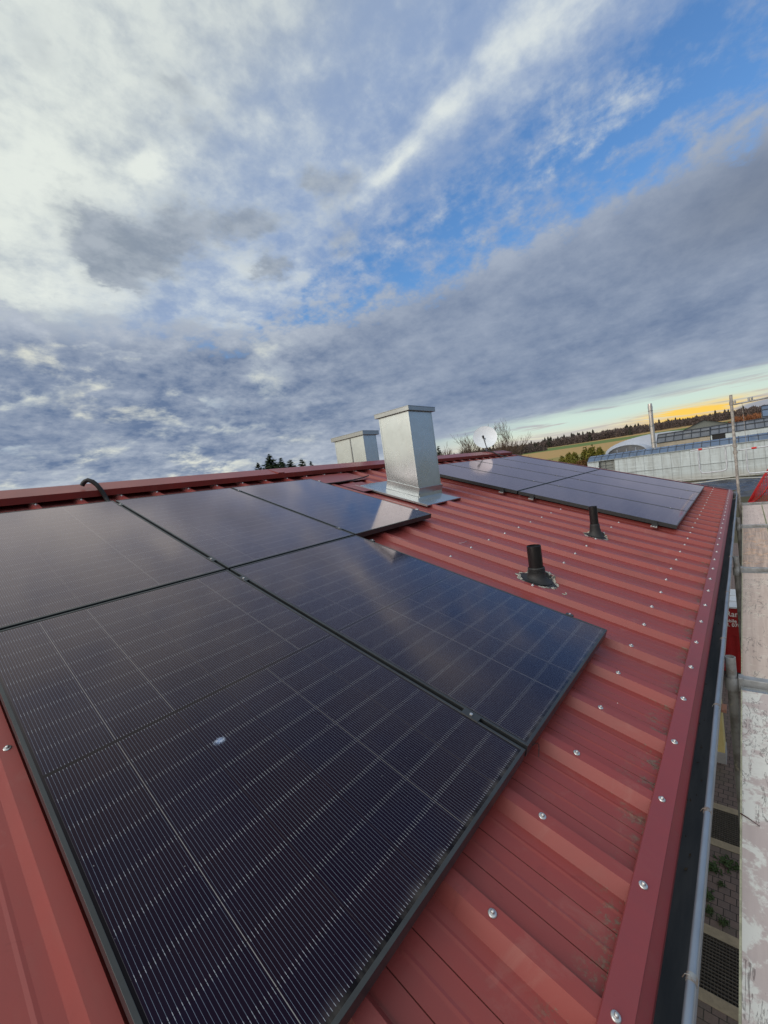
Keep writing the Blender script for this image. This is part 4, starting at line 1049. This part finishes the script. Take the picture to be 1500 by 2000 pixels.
WORDS = ['one', 'two', 'three', 'four', 'five', 'six', 'seven', 'eight', 'nine', 'ten']
for i in range(9):
    t = i/8; x = 94.0 + 1.5*sin(i*2.3); y = 32.5 - 12.6*t
    shrub((x, y, -6), 1.7, 1.5, 5.7 + 2.0*min(1, t*1.35) + .35*sin(i*2.1), M['hedge'], 'yellow green hedge shrub, number %s from the ridge end' % WORDS[i], HG, 60+i)
for i in range(8):
    t = i/7; x = 88.5 + .8*sin(i*1.7); y = 29.0 - 8.6*t
    shrub((x, y, -6), 1.5, 1.3, 4.3 + 1.4*t + .3*sin(i*3.1), M['brush'], 'russet brown bush in front of the hedge, number %s from the left' % WORDS[i], 'russet bushes before the hedge', 80+i, 2200)

# far wood on the hill: one mass
M['wood'] = leafmat('far_wood_twigs', (.075, .058, .056), (.125, .095, .088))
M['wood2'] = leafmat('far_wood_conifer', (.024, .026, .020), (.045, .042, .030))
def wood(name, recs, label_kind='stuff'):
    mb = MB()
    for (x, y, H_, kind) in recs:
        z0 = hgt(x, y) - .5; rr = random
        W_ = H_*(.30 if kind else .42)
        for k in range(60 if not kind else 46):
            a = rr.uniform(0, 6.28); t = rr.random()
            if kind:
                zc_ = H_*t; r = W_*(1-t)*rr.uniform(.5, 1.1); L = H_*.16
                c = Vector((x + r*cos(a), y + r*sin(a), z0 + zc_)); wv = L*.7
                mb.face([c - Vector((-sin(a)*wv, cos(a)*wv, 0)), c + Vector((-sin(a)*wv, cos(a)*wv, 0)), c + Vector((0, 0, L*1.5))], 1)
            else:
                r = W_*sqrt(rr.random())*sqrt(max(.05, 1-(t*.95)**2.5)); c = Vector((x + r*cos(a), y + r*sin(a), z0 + H_*t*.85)); L = H_*rr.uniform(.10, .22); wv = L*rr.uniform(.16, .45)
                lean = Vector((rr.gauss(0, .2), rr.gauss(0, .2), 1)).normalized()
                aa = rr.uniform(0, 6.28); n_ = Vector((cos(aa), sin(aa), 0))*wv
                mb.face([c - n_, c + n_, c + lean*L + n_*.2], 0)
    return mb.build(name, [M['wood'], M['wood2']])
recs = []
for i in range(2600):
    a = radians(random.uniform(-14, 62)); D = random.uniform(790, 950)
    D0 = 790 - 110*max(0, (math.degrees(a)-20)/20)
    D = D0 + (D - 790); x, y = D*cos(a), D*sin(a)
    kind = random.random() < (.16 if 6 < math.degrees(a) < 22 and D > D0 + 60 else .04)
    H_ = random.uniform(11, 15) * (1.12 if kind else 1)*(1 + .25*mnoise.noise(Vector((a*9, D*.01, 0))))
    recs.append((x, y, H_, kind))
tag(wood('forest', recs), 'leafless brown wood with dark conifers along the hill crest', 'forest', kind='stuff')
recs = []
for i in range(420):
    a = radians(random.uniform(19.0, 34)); D = random.uniform(585, 640); recs.append((D*cos(a), D*sin(a), random.uniform(8, 13)*min(1, (math.degrees(a)-18)/2.5), random.random() < .12))
tag(wood('copse', recs), 'darker strip of scrub wood lower on the slope before the forest', 'forest', kind='stuff')
recs = []
for i in range(300):
    a = radians(random.uniform(-9, 1.5)); D = random.uniform(330, 350); recs.append((D*cos(a), D*sin(a), random.uniform(7, 9.5)*(1.0 if math.degrees(a) < 0 else .7), False))
o = wood('treeline', recs); tag(o, 'rust brown row of trees above the glasshouse roofs at right', 'forest', kind='stuff')
o.data.materials[0] = leafmat('rust_twigs', (.16, .06, .03), (.26, .11, .05))

# ------------------------------------------------------------------ greenhouses
def film_mat(name, base, stain, seed=0):
    m, nt, p = newmat(name); o = ocoord(nt); x, y, z = xyz(nt, o)
    s1 = noise(nt, vec(nt, x * .5, y * 1.4, z * .22 + seed), 1.0, 8, .65, .5); s2 = noise(nt, vec(nt, x * .2, y * .25, z * 3.0), 1.0, 6, .6, .4)
    c = mix(nt, s1.step(.42, .66) * .75, base, stain)
    c = mix(nt, s2.step(.5, .7) * .5, c, (min(1, base[0]*1.25), min(1, base[1]*1.25), min(1, base[2]*1.25)))
    c = mix(nt, (1.0 - z.step(.1, 1.6)) * .55, c, (.36, .33, .28))
    link(nt, c, p.inputs['Base Color']); link(nt, s1 * .4 + .2, p.inputs['Roughness'])
    bump(nt, p, s2 + s1 * .5, .5, .08)
    return m
M['film'] = film_mat('greenhouse_film', (.50, .56, .58), (.36, .39, .39))
M['film2'] = film_mat('greenhouse_concrete', (.38, .33, .25), (.28, .25, .20), 3)
def pane_mat(name, col, rough=.12):
    m, nt, p = newmat(name); o = ocoord(nt); x, y, z = xyz(nt, o)
    r = wnoise(nt, vec(nt, (y / 1.12).floor(), (z * .8).floor(), 0.0)); n = noise(nt, o, .8, 6, .6)
    c = mix(nt, r, col, tuple(v * .72 for v in col)); c = mix(nt, n.step(.5, .75) * .5, c, (.24, .24, .23))
    link(nt, c, p.inputs['Base Color']); link(nt, r * .12 + rough, p.inputs['Roughness']); p.inputs['Metallic'].default_value = .0
    p.inputs['Specular IOR Level'].default_value = .8
    return m
M['pane'] = pane_mat('roof_glass_blue', (.10, .15, .24))
M['pane2'] = pane_mat('roof_glass_grey', (.13, .14, .16))
M['bar'] = mat('glazing_bar', (.045, .05, .06), .5, var=.2)
M['arc'] = mat('white_tunnel_film', (.42, .47, .56), .35, var=.08, scale=.6)
GH = empty('greenhouse', (78, 8, -6), label='long white film-clad greenhouse with a strip of blue roof panes, nearest one', cat='greenhouse')
# local: y runs along, x depth away, z up ; wall face at x = 0
YA, YB = 10.4, -26
mb = MB(); nY = 60
def gy(i, n_, a=YA, b=YB): return a + (b-a)*i/n_
for i in range(nY):
    y0, y1 = gy(i, nY), gy(i+1, nY)
    if 6.4 < (y0+y1)/2 < 8.7: 
        mb.face([(0, y0, 0), (0, y1, 0), (0, y1, 1.8), (0, y0, 2.9)]); continue
    mb.face([(0, y0, 0), (0, y1, 0), (0, y1, 2.2), (0, y0, 2.2)]); mb.face([(0, y0, 2.2), (0, y1, 2.2), (.12, y1, 4.75), (.12, y0, 4.75)])
mb.build('film_wall', M['film'], GH)
mb = MB()
for i in range(nY//2+1):
    y = gy(i, nY//2); mb.tube([(-.012, y, 0), (-.012, y, 2.2), (.108, y, 4.75)], .022, 5)
mb.tube([(-.04, YA, 4.77), (-.04, YB, 4.77)], .06, 6); mb.tube([(-.05, YA, 2.3), (-.05, YB, 2.3)], .035, 5)
mb.build('posts', mat('film_seam', (.36, .39, .40), .6), GH)
mb = MB(); n_ = 34
for i in range(n_):
    y0, y1 = gy(i, n_) , gy(i+1, n_); mb.face([(.12, y0-.03, 4.78), (.12, y1+.03, 4.78), (1.35, y1+.03, 5.45), (1.35, y0-.03, 5.45)]); mb.face([(1.4, y0-.03, 5.47), (1.4, y1+.03, 5.47), (2.6, y1+.03, 5.72), (2.6, y0-.03, 5.72)])
mb.build('roof_panes', M['pane'], GH)
mb = MB()
for i in range(n_+1): y = gy(i, n_); mb.tube([(.08, y, 4.76), (1.36, y, 5.47), (2.62, y, 5.74)], .045, 4)
mb.tube([(1.38, YA, 5.48), (1.38, YB, 5.48)], .05, 5); mb.build('glazing_bars', M['bar'], GH)
mb = MB(); mb.face([(2.6, YA, 5.72), (2.6, YB, 5.72), (8, YB, 4.6), (8, YA, 4.6)]); mb.face([(0, YA+.05, 0), (.12, YA+.05, 4.75), (1.4, YA+.05, 5.47), (2.6, YA+.05, 5.72), (8, YA+.05, 4.6), (8, YA+.05, 0)]); mb.box(3.6, 3.7, YB, YA-.1, 0, 4.6)
mb.build('end_wall', M['film'], GH)
mb = MB()
for y in (8.4, 7.5): mb.tube([(-.02, y, 1.6), (.1, y, 4.7)], .05, 5)
for z in (3.4, 3.9): mb.tube([(.05, 8.7, z), (.05, 6.4, z)], .04, 5)
mb.build('open_bay_bars', M['bar'], GH)
mb = MB(); mb.face([(.5, 8.9, 0), (.5, 6.2, 0), (.5, 6.2, 4.7), (.5, 8.9, 4.7)]); mb.build('inner_screen', mat('inner_screen', (.36, .38, .36), .7, var=.3, scale=1), GH)
# tunnel greenhouse behind at left
TG = empty('tunnel_greenhouse', (98, 15.9, -6), label='rounded white tunnel greenhouse with glazed arch end behind the metal stack', cat='greenhouse')
mb = MB(); n_ = 20; Wt, Ht = 3.6, 1.65
for j in range(n_):
    a0, a1 = pi*j/n_, pi*(j+1)/n_
    for s0_, s1_, dz0, dz1 in ((0, 30, 0, 0),):
        p = lambda a, xx: (xx, Wt*cos(a) - xx*.02, 5.3 + Ht*sin(a))
        mb.face([p(a0, 0), p(a0, 30), p(a1, 30), p(a1, 0)][::-1])
mb.build('tunnel_skin', M['arc'], TG, smooth=True)
mb = MB(); mb.face([(0.05, Wt*cos(pi*j/n_), 5.3 + Ht*sin(pi*j/n_)) for j in range(n_+1)] + [(0.05, -Wt, 0), (0.05, Wt, 0)]); mb.build('arch_end', M['pane2'], TG)
mb = MB(); mb.tube([(-.02, Wt*cos(pi*j/n_), 5.3 + Ht*sin(pi*j/n_)) for j in range(n_+1)], .14, 6)
for y in (-1.7, 0, 1.7): mb.tube([(-.02, y, 0), (-.02, y, 6.2)], .07, 5)
mb.build('arch_frame', M['arc'], TG, smooth=True)
# higher tunnel shell rising to the right
TG2 = empty('tunnel_greenhouse', (104, 11, -6), label='taller white tunnel shell rising behind the metal stack', cat='greenhouse')
mb = MB()
for j in range(n_):
    a0, a1 = pi*j/n_, pi*(j+1)/n_
    p = lambda a, xx: (xx, 10.2*cos(a), 5.6 + 2.95*sin(a))
    mb.face([p(a0, 0), p(a0, 24), p(a1, 24), p(a1, 0)][::-1])
mb.face([(0, 10.2*cos(pi*j/n_), 5.6 + 2.95*sin(pi*j/n_)) for j in range(n_+1)] + [(0, -10.2, 0), (0, 10.2, 0)])
mb.build('tunnel_skin', M['arc'], TG2, smooth=True)
# glass roofed greenhouse row 2
def glass_house(name, X, ya, yb, zb, ze, zr, depth, label, wallm, panem, bayw, shade_span=None):
    e = empty(name, (X, (ya+yb)/2, -6), label=label, cat='greenhouse'); c = (ya+yb)/2; A, B = ya-c, yb-c; n_ = max(3, int(abs(A-B)/bayw))
    mb = MB(); mb.box(0, depth, B, A, 0, ze+6-.02)
    if shade_span: g0, g1 = shade_span[0]-c, shade_span[1]-c; 
    mb.build('wall', wallm, e)
    if shade_span:
        mb = MB(); mb.box(-.03, -.01, min(g0, g1), max(g0, g1), ze+6-1.3, ze+6-.03); mb.build('bay_shade_plate', M['dark'], e)  # dark plate on the closed wall, standing in for a shaded opening
    mb = MB()
    for i in range(n_):
        y0, y1 = A + (B-A)*i/n_, A + (B-A)*(i+1)/n_
        mb.face([(-.05, y0, ze+6), (-.05, y1, ze+6), (depth/2, y1, zr+6), (depth/2, y0, zr+6)]); mb.face([(depth/2, y0, zr+6), (depth/2, y1, zr+6), (depth, y1, ze+6), (depth, y0, ze+6)])
    mb.face([(0, A, ze+6), (depth/2, A, zr+6), (depth, A, ze+6)]); mb.face([(0, B, ze+6), (depth/2, B, zr+6), (depth, B, ze+6)])
    mb.build('roof_panes', panem, e)
    mb = MB()
    for i in range(n_+1): y = A + (B-A)*i/n_; mb.tube([(-.12, y, ze+6+.02), (depth/2, y, zr+6.05)], .06, 4)
    for f in (0, .62, 1): mb.tube([(-.1 + depth/2*f, A, ze+6.05+(zr-ze)*f), (-.1 + depth/2*f, B, ze+6.05+(zr-ze)*f)], .07, 4)
    mb.build('glazing_bars', M['bar'], e); return e
glass_house('glass_greenhouse', 92, 9.75, 1.9, -6, .38, 1.95, 5, 'grey glass-roofed greenhouse with a beige wall behind the stack', M['film2'], M['pane2'], 1.15)
glass_house('glass_greenhouse', 92, 1.8, -24, -6, .48, 2.0, 6, 'longer glass-roofed greenhouse with pale wall at the right edge', M['film'], M['pane2'], 1.15, shade_span=(1.6, -.2))
glass_house('glass_greenhouse', 112, -5.6, -30, -6, 2.6, 4.9, 8, 'farthest glasshouse with blue panes, cut by the picture edge', M['pane'], M['pane'], 1.5)
# steep gable roof
e = empty('barn', (120, 4.4, -6), label='low-pitched grey gabled roof peeking above the glasshouses', cat='building')
mb = MB(); 
P0, P1, P2 = (0, 5.2, 7.9), (0, -.3, 10.1), (0, -4.8, 8.6)
mb.face([(0, 5.2, 0), P0, P1, P2, (0, -4.8, 0)]); mb.build('gable_wall', mat('gable_grey', (.16, .17, .15), .8), e)
mb = MB()
for a, b in ((P0, P1), (P1, P2)):
    mb.face([(-.4, a[1], a[2]+.02), (-.4, b[1], b[2]+.02), (20, b[1], b[2]+.02), (20, a[1], a[2]+.02)]); mb.box(-.45, -.35, min(a[1], b[1]), max(a[1], b[1]), 0, 0)
mb.build('roof', mat('gable_roof', (.13, .14, .12), .7), e)
# metal stack with a wisp of smoke
st = empty('smoke_stack', (87.9, 9.68, -6), label='slim shiny metal flue stack rising behind the greenhouse', cat='chimney stack')
mb = MB(); mb.lathe([(.34, 0), (.34, 12.6), (.37, 12.62), (.37, 13.1), (.33, 13.12), (.33, 13.5), (.30, 13.55), (.25, 13.5)], 20); mb.build('flue', mat('stack_steel', (.62, .60, .58), .35, metal=.7, col2=(.45, .40, .36), scale=.8), st, smooth=True)
mb = MB()
for z in (3.5, 6.5, 9.5, 12.2): mb.lathe([(.345, z), (.37, z+.02), (.37, z+.14), (.345, z+.16)], 20)
mb.build('band', M['galv2'], st, smooth=True)
m, nt_, p_ = newmat('smoke'); nt_.nodes.remove(p_)
pv = nt_.nodes.new('ShaderNodeVolumePrincipled'); o_ = ocoord(nt_); nn = noise(nt_, o_, .9, 5, .7)
link(nt_, nn.step(.42, .7) * 1.3, pv.inputs['Density']); pv.inputs['Color'].default_value = (.55, .58, .65, 1)
nt_.links.new(pv.outputs[0], nt_.nodes['Material Output'].inputs['Volume'])
mb = MB(); mb.tube([(87.9, 9.9, 8.0), (87.9, 9.5, 8.4), (87.9, 9.0, 8.7), (87.9, 8.4, 9.2), (87.9, 8.1, 9.4)], [.15, .4, .35, .35, .1], 10)
tag(mb.build('smoke', m, smooth=True), 'small wisp of smoke drifting off the metal stack', 'smoke', kind='stuff')
# dark film sheets and debris on the ground in front of the greenhouse
M['foil'] = mat('black_foil', (.030, .032, .042), .28, col2=(.06, .065, .08), scale=1.5)
for i, (x0, x1, y0, y1, h) in enumerate(((60, 66, -12, 2.0, .8), (53, 58, -14, -1.2, 1.0), (67.5, 72, -12, 4.5, .6))):
    mb = MB(); nx_, ny_ = 16, 48
    for j in range(ny_+1):
        for k in range(nx_+1):
            x = x0 + (x1-x0)*k/nx_; y = y0 + (y1-y0)*j/ny_; e_ = min(k, nx_-k, 3)/3*min(1, min(j, ny_-j)/3)
            mb.v.append((x, y, -6 + h*e_*(.55 + .45*mnoise.noise(Vector((x*.9, y*.35, i)))) + .22*mnoise.noise(Vector((x*2.2, y*.9, i+3)))*e_ - .03))
    for j in range(ny_):
        for k in range(nx_): q_ = j*(nx_+1)+k; mb.f.append((q_, q_+1, q_+nx_+2, q_+nx_+1)); mb.m.append(0)
    tag(mb.build('foil_sheet', M['foil'], smooth=True), ['crumpled black foil heap, the middle one before the greenhouse', 'crumpled black foil heap nearest the roof', 'black foil strip lying right at the greenhouse wall'][i], 'foil', 'black foil heaps on the yard')
for i, (x, y, w_, l) in enumerate(((56, 1.5, .8, 3.0), (64.5, 4.2, .7, 4.5))):
    mb = MB(); mb.box(x-w_, x+w_, y-l/2, y+l/2, -5.98, -5.55); tag(mb.build('pallet_stack', M['plank'], bevel=.02), ['low pale stack of boards beside the dark foil', 'pale flat stack of boards farther back on the yard'][i], 'stack of boards', 'board stacks on the yard')
for i, (x, z) in enumerate(((69.5, -5.2), (66.5, -5.35))):
    mb = MB(); mb.tube([(x + .4*sin(k*.7+i), 6 - k*1.3, z + .12*sin(k*1.1+i*2)) for k in range(16)], .07, 6)
    tag(mb.build('hose', M['film'], smooth=True), ['pale irrigation hose running along the greenhouse foot', 'pale hose sagging in front of the greenhouse, lower one'][i], 'hose', 'pale hoses before the greenhouse')

# place the patch on the front panel (local panel coordinates)
sm.location = (-.14, -.22, -.0012)
sc.cycles.max_bounces = 6
